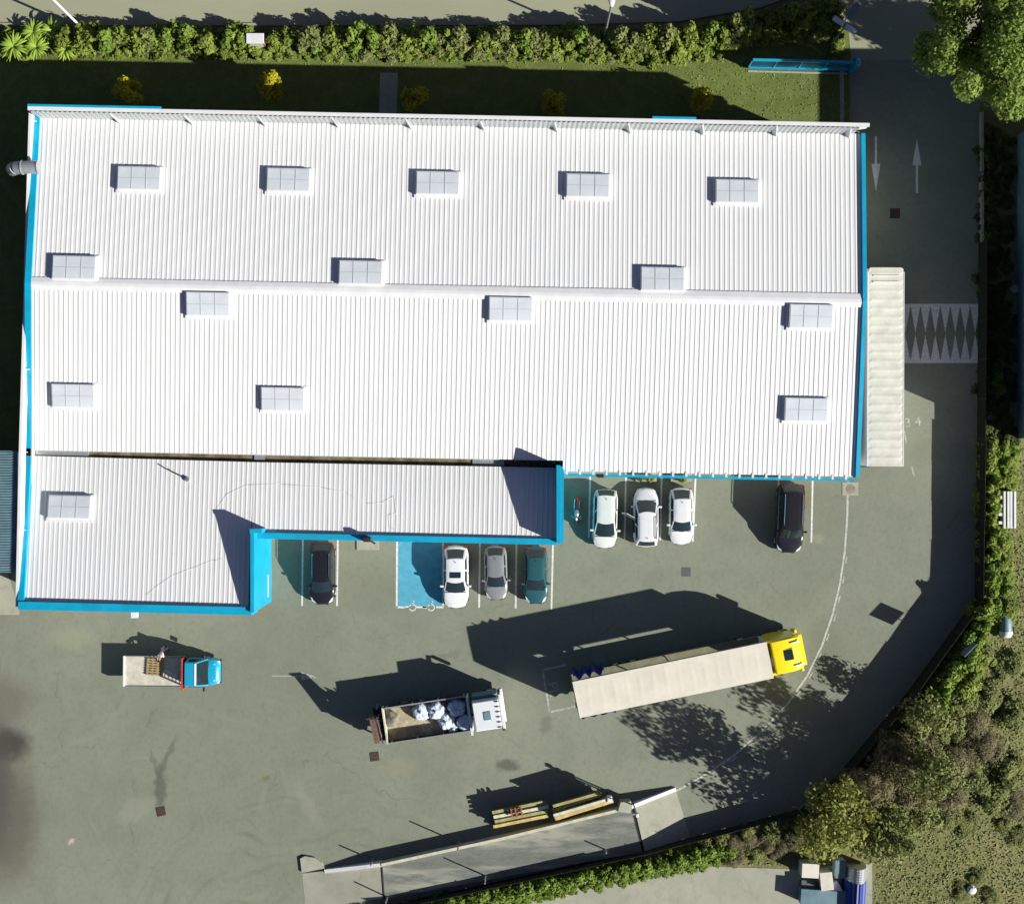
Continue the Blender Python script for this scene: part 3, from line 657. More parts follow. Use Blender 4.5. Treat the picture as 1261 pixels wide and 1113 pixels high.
# ------------------------------------------------------------------ cars
def lerp(a, b, t): return a + (b-a)*t
def interp(x, xs, ys):
    for i in range(len(xs)-1):
        if x <= xs[i+1]: return lerp(ys[i], ys[i+1], (x-xs[i])/(xs[i+1]-xs[i]) if xs[i+1] > xs[i] else 0)
    return ys[-1]
def make_car(label, px, py, heading, L, Wd, Ht, m, sc, r0, r1, sdk, roof_m=None, cat='car', roof_px_h=1.0, sunroof=None, rails=None, door=False, hoodz=.92, deckz=.98, glass=None, sedan=False, group='cars parked beside the warehouse', fog=None):
    """front of the car points to local -Y; heading 0 faces the bottom of the photo.
    sc: windscreen base, r0..r1 roof extent, sdk: rear glass base, all metres from the front."""
    root = empty('parked_car', W(px, py, roof_px_h)*1.0, 0, label, cat, group); root.location.z = 0; root.rotation_euler = (0, 0, R(heading))
    hw = Wd/2; glass = glass or M['glass']
    def wid(s):
        d = s; e = L-s; w_ = hw
        if d < 1.1: w_ -= hw*.30*(1-d/1.1)**2.4
        if e < .8: w_ -= hw*.20*(1-e/.8)**2.3
        return w_
    zs = [0, .06, .2, sc*.75, sc, r1, sdk, L-.12, L]
    zt = [.50, .66, .74, hoodz, hoodz+.06, deckz, deckz, deckz-.04, .62]
    rows = []; N = 40
    sx = sorted(set([0, .03, .08, .15, .25, L-.03, L-.08, L-.16] + [L*i/N for i in range(1, N)]))
    for s in sx:
        w_ = wid(s); z = interp(s, zs, zt); e0 = min(1, s/.1+.75, (L-s)/.1+.75); y = s-L/2
        half = [(0, .20), (w_*.90, .22), (w_*.985*e0, .36), (w_*e0, .56), (w_*.985*e0, min(.78, z-.06)), (w_*.93, z-.035), (w_*.80, z-.004), (w_*.5, z+.018), (0, z+.028)]
        row = [(x, y, zz) for x, zz in half] + [(-x, y, zz) for x, zz in half[-2:0:-1]]
        kf = max(0, 1-s/.95); kr_ = max(0, 1-(L-s)/.8)
        row = [(x, yy+.30*kf*(abs(x)/hw)**2.2-.20*kr_*(abs(x)/hw)**2.2, zz) for x, yy, zz in row]
        rows.append(row)
    mb = MB(); mb.grid(rows, cyc=True); n = len(rows[0]); mb.f.append(tuple(range(n))[::-1]); mb.f.append(tuple(len(mb.v)-n+i for i in range(n))); mb.mi += [0, 0]
    # wheel arch pockets are hinted by the dark wheels standing proud
    mb.build('body', m, root, smooth=True)
    zb = hoodz+.02; zr = Ht; wb = hw-.07; wt = hw*.70; y_ = lambda s: s-L/2
    F0, F1, B1, B0 = y_(sc), y_(r0), y_(r1), y_(sdk)
    def patch(c00, c10, c11, c01, bow, k=10, inset=(0, 1, 0, 1), off=0):
        rows = []; c00, c10, c11, c01 = map(Vector, (c00, c10, c11, c01)); nn_ = (c10-c00).cross(c01-c00).normalized()
        for j in range(k+1):
            v = lerp(inset[2], inset[3], j/k); row = []
            for i in range(k+1):
                u = lerp(inset[0], inset[1], i/k)
                p = c00*(1-u)*(1-v)+c10*u*(1-v)+c11*u*v+c01*(1-u)*v
                p = p + Vector(bow)*(1-(2*u-1)**2)*(1-.3*v) + nn_*off; row.append(p)
            rows.append(row)
        return rows
    TF = [(-wt, F1, zr-.06), (wt, F1, zr-.06)]; TB = [(-wt, B1, zr-.07), (wt, B1, zr-.07)]
    BF = [(-wb*.97, F0, zb), (wb*.97, F0, zb)]; BB = [(-wb*.93, B0, deckz-.01), (wb*.93, B0, deckz-.01)]
    bowf = (0, -.21, 0); bowb = (0, .10, 0)
    cab = MB()
    cab.grid(patch(BF[0], BF[1], TF[1], TF[0], bowf)); cab.grid(patch(BB[1], BB[0], TB[0], TB[1], bowb))
    cab.grid(patch(BF[1], BB[1], TB[1], TF[1], (.02, 0, 0))); cab.grid(patch(BB[0], BF[0], TF[0], TB[0], (-.02, 0, 0)))
    cab.build('cabin', m, root, smooth=True)
    # roof: bowed front and rear edges, crowned
    rows = []; k = 12
    for j in range(k+1):
        v = j/k; row = []
        for i in range(k+1):
            u = -1+2*i/k; bw_ = (1-u*u)
            yf = F1-.21*.7*bw_; yb = B1+.10*.7*bw_
            ed = min(1, min(v, 1-v)*6); row.append((wt*u*(1+.03*math.sin(v*math.pi)), lerp(yf, yb, v), zr-.065+.06*(1-u**4)*math.sin(math.pi*min(1, max(0, .12+v*.76)))**.5))
        rows.append(row)
    rmb = MB(); rmb.grid(rows); rmb.build('roof', roof_m or m, root, smooth=True)
    def glasspatch(name, a, b, c, d, bow, inset, off): 
        g = MB(); g.grid(patch(a, b, c, d, bow, inset=inset, off=off)); return g.build(name, glass, root, smooth=True)
    glasspatch('windscreen', BF[0], BF[1], TF[1], TF[0], bowf, (.05, .95, .07, .97), .012)
    glasspatch('rear_window', BB[1], BB[0], TB[0], TB[1], bowb, (.09, .91, .12, .93), .012)
    for a, b in ((.07, .47), (.52, .90)):
        glasspatch('side_window', BF[1], BB[1], TB[1], TF[1], (.02, 0, 0), (a, b, .10, .88), .012)
        glasspatch('side_window', BB[0], BF[0], TF[0], TB[0], (-.02, 0, 0), (1-b, 1-a, .10, .88), .012)
    for sx_ in (-1, 1):
        for s in (.82, L-.86):
            wm = MB(); x = sx_*(hw-.115); wm.lathe([(.02, -.1), (.29, -.1), (.325, -.07), (.33, 0), (.325, .09), (.29, .115), (.21, .1)], 20, (x, y_(s), .33), 'x')
            t = wm.build('wheel', M['rubber'], root, smooth=True)
            rm = MB(); rm.lathe([(0, .10), (.08, .115), (.2, .10), (.21, .02), (.0, .02)] if sx_ > 0 else [(0, -.10), (.08, -.115), (.2, -.10), (.21, -.02), (0, -.02)], 16, (x+sx_*.01, y_(s), .33), 'x'); rm.build('rim', M['rim'], t, smooth=True)
        ym = y_(sc+.35)
        mi = MB(); mi.box(min(sx_*hw*.93, sx_*(hw+.20)), max(sx_*hw*.93, sx_*(hw+.20)), ym-.10, ym+.05, .93, 1.07); mi.build('mirror', m, root, bevel=.03)
        hl = MB(); w0 = wid(.16); hl.prism([(sx_*(w0*.62), y_(.10)), (sx_*(w0*.96), y_(.23)), (sx_*(wid(.55)*.95), y_(.58)), (sx_*(w0*.84), y_(.40))], .60, [.70, .68, .80, .77]); hl.build('headlight', M['lamp'], root)
        tl = MB(); we = wid(L-.1); tl.box(min(sx_*we*.70, sx_*we*.985), max(sx_*we*.70, sx_*we*.985), y_(L-.32), y_(L)-.09, .72, deckz-.05 if not sedan else .88); tl.build('tail_light', M['tail'], root, bevel=.03)
        dh = MB()
        for s in (sc+1.15, sc+2.0): dh.box(min(sx_*hw*.97, sx_*(hw+.015)), max(sx_*hw*.97, sx_*(hw+.015)), y_(s), y_(s)+.16, .76, .79)
        dh.build('door_handle', M['chrome'], root)
    g = MB(); g.box(-.42, .42, y_(0)-.008, y_(.04), .36, .55); g.build('grille', M['black'], root)
    g = MB(); g.box(-.26, .26, y_(0)-.022, y_(0)-.004, .38, .49); g.build('number_plate', M['trim_white'], root)
    g = MB(); g.box(-.26, .26, y_(L)+.002, y_(L)+.018, .52, .63); g.build('number_plate', M['trim_white'], root)
    g = MB()                          # bonnet shut line and wipers
    pts = [(-hw*.80, y_(.42), hoodz-.06)] 
    sh_ = MB(); sh_.box(-wb*.86, wb*.86, y_(sc)-.135, y_(sc)-.09, hoodz+.045, hoodz+.075); sh_.build('wiper_cowl', M['black'], root)
    an = MB(); an.tube((0, B1-.22, zr-.01), (0, B1-.08, zr+.07), .022, .008, 6); an.build('aerial', M['black'], root)
    if sunroof:
        a, b = sunroof; g = MB(); g.box(-wt*.62, wt*.62, y_(a), y_(b), zr-.03, zr+.006); g.build('sunroof', M['glass'], root, bevel=.01)
    if rails:
        for sx_ in (-1, 1):
            g = MB(); g.path([(sx_*wt*.93, F1+.15, zr-.04), (sx_*wt*.93, F1+.3, zr+.03), (sx_*wt*.93, B1-.3, zr+.03), (sx_*wt*.93, B1-.12, zr-.05)], .022, 6); g.build('roof_rail', rails, root)
    return root
make_car('black estate car with chrome roof rails parked alone under the west annex wall', 396, 706, 0, 4.55, 1.84, 1.50, M['p_black'], 1.05, 1.85, 3.85, 4.35, rails=M['chrome'], hoodz=.93)
make_car('white saloon with a black sunroof parked beside the blue disabled bay', 561, 710.5, 0, 4.55, 1.84, 1.45, M['p_white'], 1.30, 2.05, 3.55, 4.25, sunroof=(2.25, 2.68), sedan=True, deckz=.95)
make_car('silver grey small hatchback between the white saloon and the teal car', 610.5, 705.5, 1.5, 3.95, 1.66, 1.46, M['p_grey'], 1.12, 1.85, 3.2, 3.75)
make_car('dark teal hatchback with red tail lamps near the end of the annex', 660, 708.5, 0, 4.15, 1.72, 1.46, M['p_teal'], 1.15, 1.9, 3.3, 3.9)
make_car('cream white hatchback beside the motorcycle', 745.5, 639, -1.5, 4.25, 1.78, 1.50, M['p_cream'], .98, 1.95, 3.75, 4.15, hoodz=.9)
mc = make_car('white car parked nose in with its left rear door standing open', 796, 637, 180, 4.25, 1.80, 1.58, M['p_white'], 1.05, 1.85, 3.75, 4.12, rails=M['black'])
make_car('white small saloon in the last bay before the empty bays', 839.5, 635.5, 0, 4.15, 1.74, 1.45, M['p_white'], 1.12, 1.8, 3.25, 3.95, sedan=True, deckz=.96)
make_car('large black off road car parked far right near the corner of the warehouse', 974.5, 638, -2.5, 5.05, 1.98, 1.82, M['p_black'], 1.25, 1.85, 4.35, 4.85, rails=M['chrome'], hoodz=1.05, deckz=1.08, roof_px_h=1.1)
# opened rear door of the white car (its left side is the photo's left)
dr = empty('door_hinge_part', (0, 0, 0)); dr.name = 'open_door'; dr.parent = mc; dr['label'] = 'rear left door swung open'
hx, hy = .88, .15
ang = R(62)
rot = Matrix.Translation((hx, hy, 0)) @ Matrix.Rotation(-math.pi/2+ang, 4, 'Z')
mb = MB(); mb.box(0, .98, -.05, .03, .32, .96, rot); 
# swings outwards from the hinge
mb.build('door_skin', M['p_white'], dr, bevel=.02)
mb = MB(); mb.path([rot @ Vector((.02, -.02, .95)), rot @ Vector((.12, -.12, 1.46)), rot @ Vector((.72, -.13, 1.47)), rot @ Vector((.97, -.02, .95))], .028, 6); mb.build('window_frame', M['p_white'], dr)
mb = MB(); mb.box(.02, .96, -.115, -.055, .40, .9, rot); mb.build('door_lining', M['black'], dr)
mb = MB(); mb.box(hx-.12, hx+.021, hy+.05, hy+.95, .36, .95); mb.build('doorway', M['black'], dr)

# motorcycle
mo = empty('motorcycle', W(710, 629, .5), 0, 'black motorcycle parked in the bay beside the blue annex end wall', 'motorcycle'); mo.location.z = 0; mo.rotation_euler = (R(8)*0, 0, R(-4))
for s, nm in ((-.72, 'front_wheel'), (.70, 'rear_wheel')):
    t = MB(); t.lathe([(.24, -.05), (.29, -.055), (.315, 0), (.29, .055), (.24, .05)], 24, (0, s, .315), 'x'); o = t.build(nm, M['rubber'], mo, smooth=True)
    t = MB(); t.lathe([(.05, .03), (.24, .03), (.24, -.03), (.05, -.03)], 16, (0, s, .315), 'x'); t.build('rim', M['rim'], o)
t = MB(); t.path([(0, -.45, .85), (0, .1, .62), (0, .45, .70), (0, .85, .82)], .05); t.path([(0, .1, .6), (0, .70, .32)], .045); t.build('frame', M['steel_dark'], mo)
t = MB(); t.lathe([(0, -.30), (.10, -.28), (.17, -.1), (.15, .15), (.06, .28), (0, .29)], 16, (0, -.18, .86), 'y'); t.build('fuel_tank', M['rim'], mo, smooth=True)
t = MB(); t.prism([(-.14, .08), (.14, .08), (.16, .4), (.11, .80), (-.11, .80), (-.16, .4)], .74, .84); t.build('seat', M['black'], mo, bevel=.03)
for sx_ in (-1, 1):
    t = MB(); t.tube((sx_*.09, -.72, .32), (sx_*.09, -.42, .92), .025); t.build('fork', M['chrome'], mo)
    t = MB(); t.path([(0, -.42, .95), (sx_*.22, -.44, 1.02), (sx_*.38, -.34, 1.02)], .018); t.build('handlebar', M['chrome'], mo)
    t = MB(); t.path([(sx_*.2, -.42, 1.03), (sx_*.28, -.5, 1.18)], .01); t.lathe([(0, -.02), (.06, -.015), (.05, .02), (0, .02)], 10, (sx_*.30, -.5, 1.2), 'y'); t.build('mirror', M['chrome'], mo)
    t = MB(); t.path([(sx_*.10, -.1, .4), (sx_*.17, .2, .3), (sx_*.18, .85, .38)], .045); t.build('exhaust', M['chrome'], mo)
t = MB(); t.box(-.16, .16, -.18, .14, .3, .62); t.build('engine', M['rim'], mo, bevel=.04)
t = MB(); t.lathe([(0, -.1), (.07, -.1), (.1, 0), (.06, .08), (0, .09)], 14, (0, -.56, .93), 'y'); t.build('headlight', M['lamp'], mo, smooth=True)
t = MB(); t.box(-.09, .09, .84, .98, .72, .80); t.build('tail_light', M['tail'], mo)
t = MB(); t.box(-.07, .07, -1.0, -.5, .62, .65); t.build('mudguard', M['steel_dark'], mo, bevel=.02)

# ------------------------------------------------------------------ trucks (front points to local +X)
def wheel(root, x, y, r=.5, wd=.28, name='wheel', dual=False):
    s = 1 if y > 0 else -1
    t = MB(); t.lathe([(r*.5, -wd/2), (r*.9, -wd/2), (r, -wd/2+.05), (r, wd/2-.05), (r*.9, wd/2), (r*.5, wd/2)], 22, (x, y-s*wd/2, r), 'y'); o = t.build(name, M['rubber'], root, smooth=True)
    q = MB(); q.lathe([(0, s*.02), (r*.3, s*.06), (r*.52, s*.10), (r*.56, -s*.1), (0, -s*.1)], 16, (x, y-s*.06, r), 'y'); q.build('rim', M['rim'], o, smooth=True)
    return o
def pyr(mb, x0, x1, y0, y1, z0, z1, tx0=0, tx1=0, ty=0):
    return mb.prism([(x0, y0), (x1, y0), (x1, y1), (x0, y1)], z0, z0+.001) if False else mb.add([(x0,y0,z0),(x1,y0,z0),(x1,y1,z0),(x0,y1,z0),(x0+tx0,y0+ty,z1),(x1-tx1,y0+ty,z1),(x1-tx1,y1-ty,z1),(x0+tx0,y1-ty,z1)],
        [(0,3,2,1),(4,5,6,7),(0,1,5,4),(1,2,6,5),(2,3,7,6),(3,0,4,7)])

# blue flatbed
bt = empty('flatbed_truck', W(209, 827, 1.0), R(-.6), 'small flatbed truck with a blue cab and cream plywood bed', 'truck'); bt.location.z = 0
mb = MB(); mb.box(-3.25, 1.05, -1.08, 1.08, .82, .90); mb.build('bed_floor', M['bed_cream'], bt)
for y in (-1.08, 1.08): mb = MB(); mb.box(-3.25, 1.05, y-.03, y+.03, .78, .96); mb.build('bed_rail', M['galv'], bt)
mb = MB(); mb.box(-3.34, -3.25, -1.1, 1.1, .76, 1.02); mb.build('tailboard', M['trim_white'], bt)
mb = MB(); mb.box(1.08, 1.17, -1.28, 1.12, .8, .98); mb.box(1.08, 1.16, -1.12, -1.05, .8, 1.95); mb.box(1.08, 1.16, 1.05, 1.12, .8, 1.95); mb.box(1.08, 1.17, -1.12, 1.12, 1.9, 1.99); mb.build('headboard_frame', M['red'], bt)
mb = MB()
for i in range(12): mb.box(1.10, 1.13, -1.02+i*.185, -1.0+i*.185, .9, 1.9)
for i in range(7): mb.box(1.10, 1.13, -1.05, 1.05, .98+i*.14, 1.0+i*.14)
mb.build('headboard_mesh', M['steel_dark'], bt)
mb = MB(); pyr(mb, 1.27, 2.75, -.98, .98, .45, 1.05); pyr(mb, 1.27, 2.75, -.98, .98, 1.05, 2.0, .02, .62, .13); mb.build('cab', M['p_blue'], bt, bevel=.07, seg=3)
mb = MB(); rows = []
for i in range(13):
    s = i/12; x = 2.55+s*1.02; wv = .98*(1-.30*max(0, s-.3)**2*1.9); z = 1.10-.08*s-.45*max(0, s-.72)**1.3*2.2
    rows.append([(x, -wv, .4), (x, -wv, .75), (x, -wv*.97, z-.12), (x, -wv*.82, z-.01), (x, -wv*.4, z+.03), (x, 0, z+.04), (x, wv*.4, z+.03), (x, wv*.82, z-.01), (x, wv*.97, z-.12), (x, wv, .75), (x, wv, .4)])
mb.grid(rows); n_ = len(mb.v); mb.f.append(tuple(range(n_-11, n_))); mb.mi.append(0); mb.build('bonnet', M['p_blue'], bt, smooth=True)
mb = MB(); mb.add([(2.79, -.86, 1.1), (2.79, .86, 1.1), (2.17, .76, 2.0), (2.17, -.76, 2.0)], [(0, 1, 2, 3)]); mb.v = [(x+.018, y, z-.02) for x, y, z in mb.v]; mb.build('windscreen', M['glass'], bt)
mb = MB(); mb.box(2.0, 2.14, -.78, .78, 2.0, 2.03); mb.build('roof_visor', M['p_white'], bt, bevel=.02)
for s in (-1, 1):
    mb = MB(); mb.add([(1.5, s*.925, 1.2), (2.62, s*.925, 1.2), (2.16, s*.87, 1.8), (1.5, s*.87, 1.8)], [(0, 1, 2, 3)] if s < 0 else [(3, 2, 1, 0)]); mb.v = [(x, y+s*.05, z) for x, y, z in mb.v]; mb.build('side_window', M['glass'], bt)
    mb = MB(); mb.box(2.5, 2.62, min(s*1.0, s*1.3), max(s*1.0, s*1.3), 1.25, 1.5); mb.build('mirror', M['black'], bt, bevel=.03)
    mb = MB(); mb.box(3.28, 3.52, min(s*.5, s*.82), max(s*.5, s*.82), .72, .90); mb.build('headlight', M['lamp'], bt, bevel=.04)
    for x in (2.55, -1.9): wheel(bt, x, s*.98, .36, .24)
    mb = MB(); mb.box(-3.36, -3.33, min(s*.7, s*1.0), max(s*.7, s*1.0), .62, .74); mb.build('tail_light', M['tail'], bt)
mb = MB(); mb.box(-3.2, 2.6, -.42, -.30, .42, .66); mb.box(-3.2, 2.6, .30, .42, .42, .66); mb.build('chassis', M['chassis'], bt)
mb = MB(); mb.box(3.4, 3.58, -.85, .85, .35, .62); mb.build('bumper', M['black'], bt, bevel=.04)
mb = MB(); mb.box(3.05, 3.25, -.62, .62, 1.0, 1.06); mb.build('painted_glint', M['trim_white'], bt, bevel=.02)  # white strip imitates the bright reflection on the bonnet
pl = empty('wooden_pallet', W(191, 821, 1.0), 0, 'worn wooden pallet lying in the middle of the blue truck bed', 'pallet'); pl.location.z = .90; pl.rotation_euler = (0, 0, R(-4))
mb = MB()
for i in range(4): mb.box(-.60+i*.36, -.48+i*.36, -.62, .62, .0, .10)
mb.build('bearers', M['pallet'], pl)
for i in range(7): mb = MB(); mb.box(-.62, .62, -.60+i*.18, -.50+i*.18, .10, .125); mb.build('slat', M['pallet'], pl)
pk = MB(); pk.box(-.5, .5, -.05, .05, 0, .09, Matrix.Rotation(R(-28), 4, 'Z')); p = W(212, 829, .9); tag(pk.build('timber_plank', M['trim_white'], loc=(p.x-.1, p.y, .905)), 'short pale plank beside the pallet on the blue truck bed', 'plank')

# white tipper with rear crane
wt_ = empty('tipper_truck', W(537, 883, 1.5), R(8.6), 'white cabbed tipper truck with a folded loading crane at the rear', 'truck'); wt_.location.z = 0
mb = MB(); mb.box(-3.6, 2.35, -1.22, 1.22, 1.05, 1.15); mb.build('bed_floor', M['sand'], wt_)
for s in (-1, 1):
    mb = MB(); mb.box(-3.6, 2.35, s*1.25-.03, s*1.25+.03, 1.0, 1.85); mb.build('side_board', M['steel_dark'], wt_)
    mb = MB(); mb.box(-3.6, 2.35, s*1.25-.045, s*1.25+.045, 1.85, 1.90)
    for i in range(4): mb.box(-3.4+i*1.85, -3.3+i*1.85, s*1.25-.07, s*1.25+.07, 1.1, 1.91)
    mb.build('board_cap', M['galv'], wt_)
mb = MB(); mb.box(-3.7, -3.6, -1.3, 1.3, 1.0, 1.9); mb.build('tailboard', M['bed_cream'], wt_)
mb = MB(); mb.box(2.38, 2.5, -1.3, 1.25, 1.0, 2.5); mb.box(2.36, 2.52, -1.42, 1.25, 2.5, 2.58); mb.build('headboard', M['trim_white'], wt_)
mb = MB(); pyr(mb, 2.72, 4.75, -1.18, .98, .75, 1.6); pyr(mb, 2.72, 4.75, -1.18, .98, 1.6, 3.0, .03, .16, .06); mb.build('cab', M['p_white'], wt_, bevel=.07, seg=3)
mb = MB(); mb.box(2.74, 4.55, .99, 1.22, .8, 2.1); mb.box(2.8, 4.5, 1.0, 1.2, 2.1, 2.2); mb.build('side_fairing', M['galv_sheet'], wt_, bevel=.04)
mb = MB(); mb.box(4.66, 4.86, -1.22, 1.2, 2.72, 2.84); mb.build('sun_visor', M['trim_white'], wt_, bevel=.02)
mb = MB(); mb.box(3.45, 3.95, -.42, .18, 3.0, 3.04); mb.build('roof_hatch', M['galv_sheet'], wt_, bevel=.05)
for i in range(6): mb = MB(); mb.box(4.35, 4.62, -1.05+i*.36, -1.01+i*.36, 2.98, 3.06); mb.build('marker_lamp', M['chassis'], wt_)
mb = MB(); mb.add([(4.77, -1.05, 1.65), (4.77, .86, 1.65), (4.62, .82, 2.7), (4.62, -1.02, 2.7)], [(0, 1, 2, 3)]); mb.build('windscreen', M['glass'], wt_)
for s in (-1, 1):
    mb = MB(); mb.box(4.6, 4.78, min(s*1.2, s*1.42), max(s*1.2, s*1.42), 1.9, 2.6); mb.build('mirror', M['black'], wt_, bevel=.04)
    for x in (4.0, -.9, -2.2): wheel(wt_, x, s*1.2, .5, .3 if x > 3 else .5)
    mb = MB(); mb.box(4.74, 4.82, min(s*.6, s*1.05), max(s*.6, s*1.05), .85, 1.05); mb.build('headlight', M['lamp'], wt_)
mb = MB(); mb.box(-4.2, 4.5, -.45, -.3, .6, .95); mb.box(-4.2, 4.5, .3, .45, .6, .95); mb.build('chassis', M['chassis'], wt_)
mb = MB(); mb.box(4.65, 4.9, -1.2, 1.2, .4, .8); mb.build('bumper', M['trim_white'], wt_, bevel=.04)
cr = empty('crane', (-4.15, 0, 0)); cr.parent = wt_
mb = MB(); mb.box(-.3, .3, -1.2, 1.2, .75, 1.05); mb.build('crane_base', M['steel_dark'], cr, bevel=.03)
mb = MB(); mb.tube((0, .1, 1.0), (0, .1, 2.3), .2, .17, 12); mb.build('crane_column', M['steel_dark'], cr)
mb = MB(); mb.box(-.2, .15, -.9, .75, 1.35, 1.95); mb.build('folded_arm', M['steel_dark'], cr, bevel=.04)
mb = MB(); mb.box(-.3, -.05, -1.05, -.2, 1.1, 1.9); mb.build('grapple_body', M['rusty'], cr, bevel=.05)
mb = MB(); mb.path([(.05, .1, 2.2), (.02, 1.0, 3.0)], .19); mb.path([(.02, 1.0, 3.0), (-.55, .95, 3.1), (-1.0, .9, 3.3)][:2], .10); mb.build('crane_boom', M['steel_dark'], cr)
mb = MB(); mb.box(-.24, .10, -1.05, 1.1, -.26, .24, Matrix.Translation((-.1, 0, 2.45)) @ Matrix.Rotation(R(26), 4, 'X')); mb.build('crane_jib', M['rusty'], cr)
mb = MB(); mb.tube((-.05, .9, 3.1), (.05, .15, 1.5), .06); mb.tube((.18, -.7, 2.0), (.18, .8, 2.9), .05); mb.build('hydraulic_ram', M['chrome'], cr)
for i, yy in enumerate((-.95, -.6, -.25)):
    mb = MB(); mb.path([(-.1, yy*.5-.5, 2.2), (-.35+i*.1, yy, 1.7), (-.3+i*.15, yy-.12, 1.1), (-.05, yy-.02, .8)], .045); mb.build('grapple_claw', M['rusty'], cr)
for i in range(9):
    mb = MB(); a = random.uniform(-1.1, 1.0); mb.path([(random.uniform(-.3, .3), a, 1.05), (random.uniform(-.4, .3), a+.15, 1.7+random.random()*.6), (random.uniform(-.3, .2), a-.3, 1.3)], .03); mb.build('hose', M['black'], cr)
for s in (-1, 1): mb = MB(); mb.tube((0, s*1.15, .2), (0, s*1.15, 1.1), .07); mb.tube((0, s*1.15, .0), (0, s*1.15, .05), .18); mb.build('outrigger', M['galv'], cr)
def bag(i, px, py, r, h, label):
    rs = np.random.RandomState(40+i); nu, nv = 28, 16; rows = []
    ph = rs.rand(6)*6.28
    for j in range(nv+1):
        v = j/nv; t = v*math.pi*.5; row = []
        for k in range(nu):
            a = 2*math.pi*k/nu
            rr = r*(math.cos(t)**.45 if j < nv else 0.0)*(1+.06*math.sin(5*a+ph[0])+.05*math.sin(9*a+ph[1]+v*4)+.04*math.sin(14*a+ph[2])*v)
            zz = h*math.sin(t)**.9*(1+.10*math.sin(3*a+ph[3])*math.cos(t)+.10*math.sin(7*a+ph[4])*math.cos(t)*math.sin(t)) + rs.normal()*.012
            row.append((rr*math.cos(a), rr*math.sin(a), zz))
        rows.append(row)
    p = W(px, py, 1.8); b = empty('bulk_bag', (p.x, p.y, 1.152), rs.rand()*6, label, 'bag', 'bulk bags on the tipper')
    mb = MB(); mb.grid(rows, cyc=True); mb.build('sack', M['bag'], b, smooth=True)
    mb = MB(); mb.lathe([(.10, h-.06), (.06, h+.04), (.12, h+.10), (.0, h+.06)], 10); mb.build('tied_neck', M['bag'], b, smooth=True)
bag(0, 518.5, 877, .68, .66, 'leftmost silvery plastic bag on the sandy tipper bed')
bag(1, 537, 875.5, .68, .80, 'white crumpled plastic bag next to the leftmost one on the tipper')
bag(2, 562, 872, .68, .75, 'blue grey plastic bag at the far side of the tipper behind the cab')
bag(3, 549.5, 889, .64, .72, 'round pale blue plastic bag in the middle of the near side of the tipper')
bag(4, 572.5, 891, .62, .72, 'plastic bag on the near side of the tipper directly behind the cab')
bag(5, 558, 898, .42, .5, 'smallest white bag tucked against the near side board of the tipper')
mb = MB(); rs = np.random.RandomState(5); rows = []
for j in range(9):
    v = j/8; rows.append([((.42*math.cos(a)+.1*math.sin(3*a))*math.cos(v*1.5)**.5 if v < 1 else 0, (.62*math.sin(a)+.08*math.sin(4*a+1))*(math.cos(v*1.5)**.5 if v < 1 else 0), .38*math.sin(v*1.5)+rs.normal()*.015) for a in [2*math.pi*k/20 for k in range(20)]])
mb.grid(rows, cyc=True); p = W(482, 885, 1.3); tag(mb.build('tarpaulin_bundle', mat('grey_green_tarp', (.16, .16, .12), .8, var=.35, scale=4, bump=.04, bscale=6), smooth=True, loc=(p.x, p.y, 1.152)), 'grey green bundled tarpaulin at the rear of the tipper bed', 'tarpaulin')

# yellow articulated lorry
st = empty('semi_truck', W(846, 828, 2.5), R(11.6), 'articulated lorry with a yellow cab and a long cream roofed trailer', 'lorry'); st.location.z = 0
TL, TW = 13.7, 2.55; tx0 = -8.05; tx1 = tx0+TL
rows = []
for i in range(61):
    x = tx0+TL*i/60; sag = -.004*(i % 4 != 0)
    rows.append([(x, -TW/2, 3.90), (x, -TW/2, 4.0)] + [(x, -TW/2+TW*j/8, 4.0+.015*math.sin(math.pi*j/8)+sag*math.sin(math.pi*j/8)*1.5) for j in range(1, 8)] + [(x, TW/2, 4.0), (x, TW/2, 3.90)])
mb = MB(); mb.grid(rows); m_ = 11; mb.f.append(tuple(range(m_))); mb.f.append(tuple(range(len(mb.v)-m_, len(mb.v)))[::-1]); mb.mi += [0, 0]; mb.build('trailer_roof', M['tarp'], st, smooth=False)
mb = MB(); mb.box(tx0, tx1, -TW/2, TW/2, 1.08, 1.25); mb.build('trailer_deck', mat('deck_plywood', (.17, .165, .10), .9, var=.2), st)
mb = MB(); mb.box(tx1-.06, tx1+.0, -TW/2+.01, TW/2-.01, 1.25, 3.9); mb.build('trailer_front_wall', M['trim_white'], st)
mb = MB(); mb.box(tx0-.03, tx0+.05, -TW/2+.01, TW/2-.01, 1.25, 3.95); mb.build('trailer_rear_door', M['beam_olive'], st)
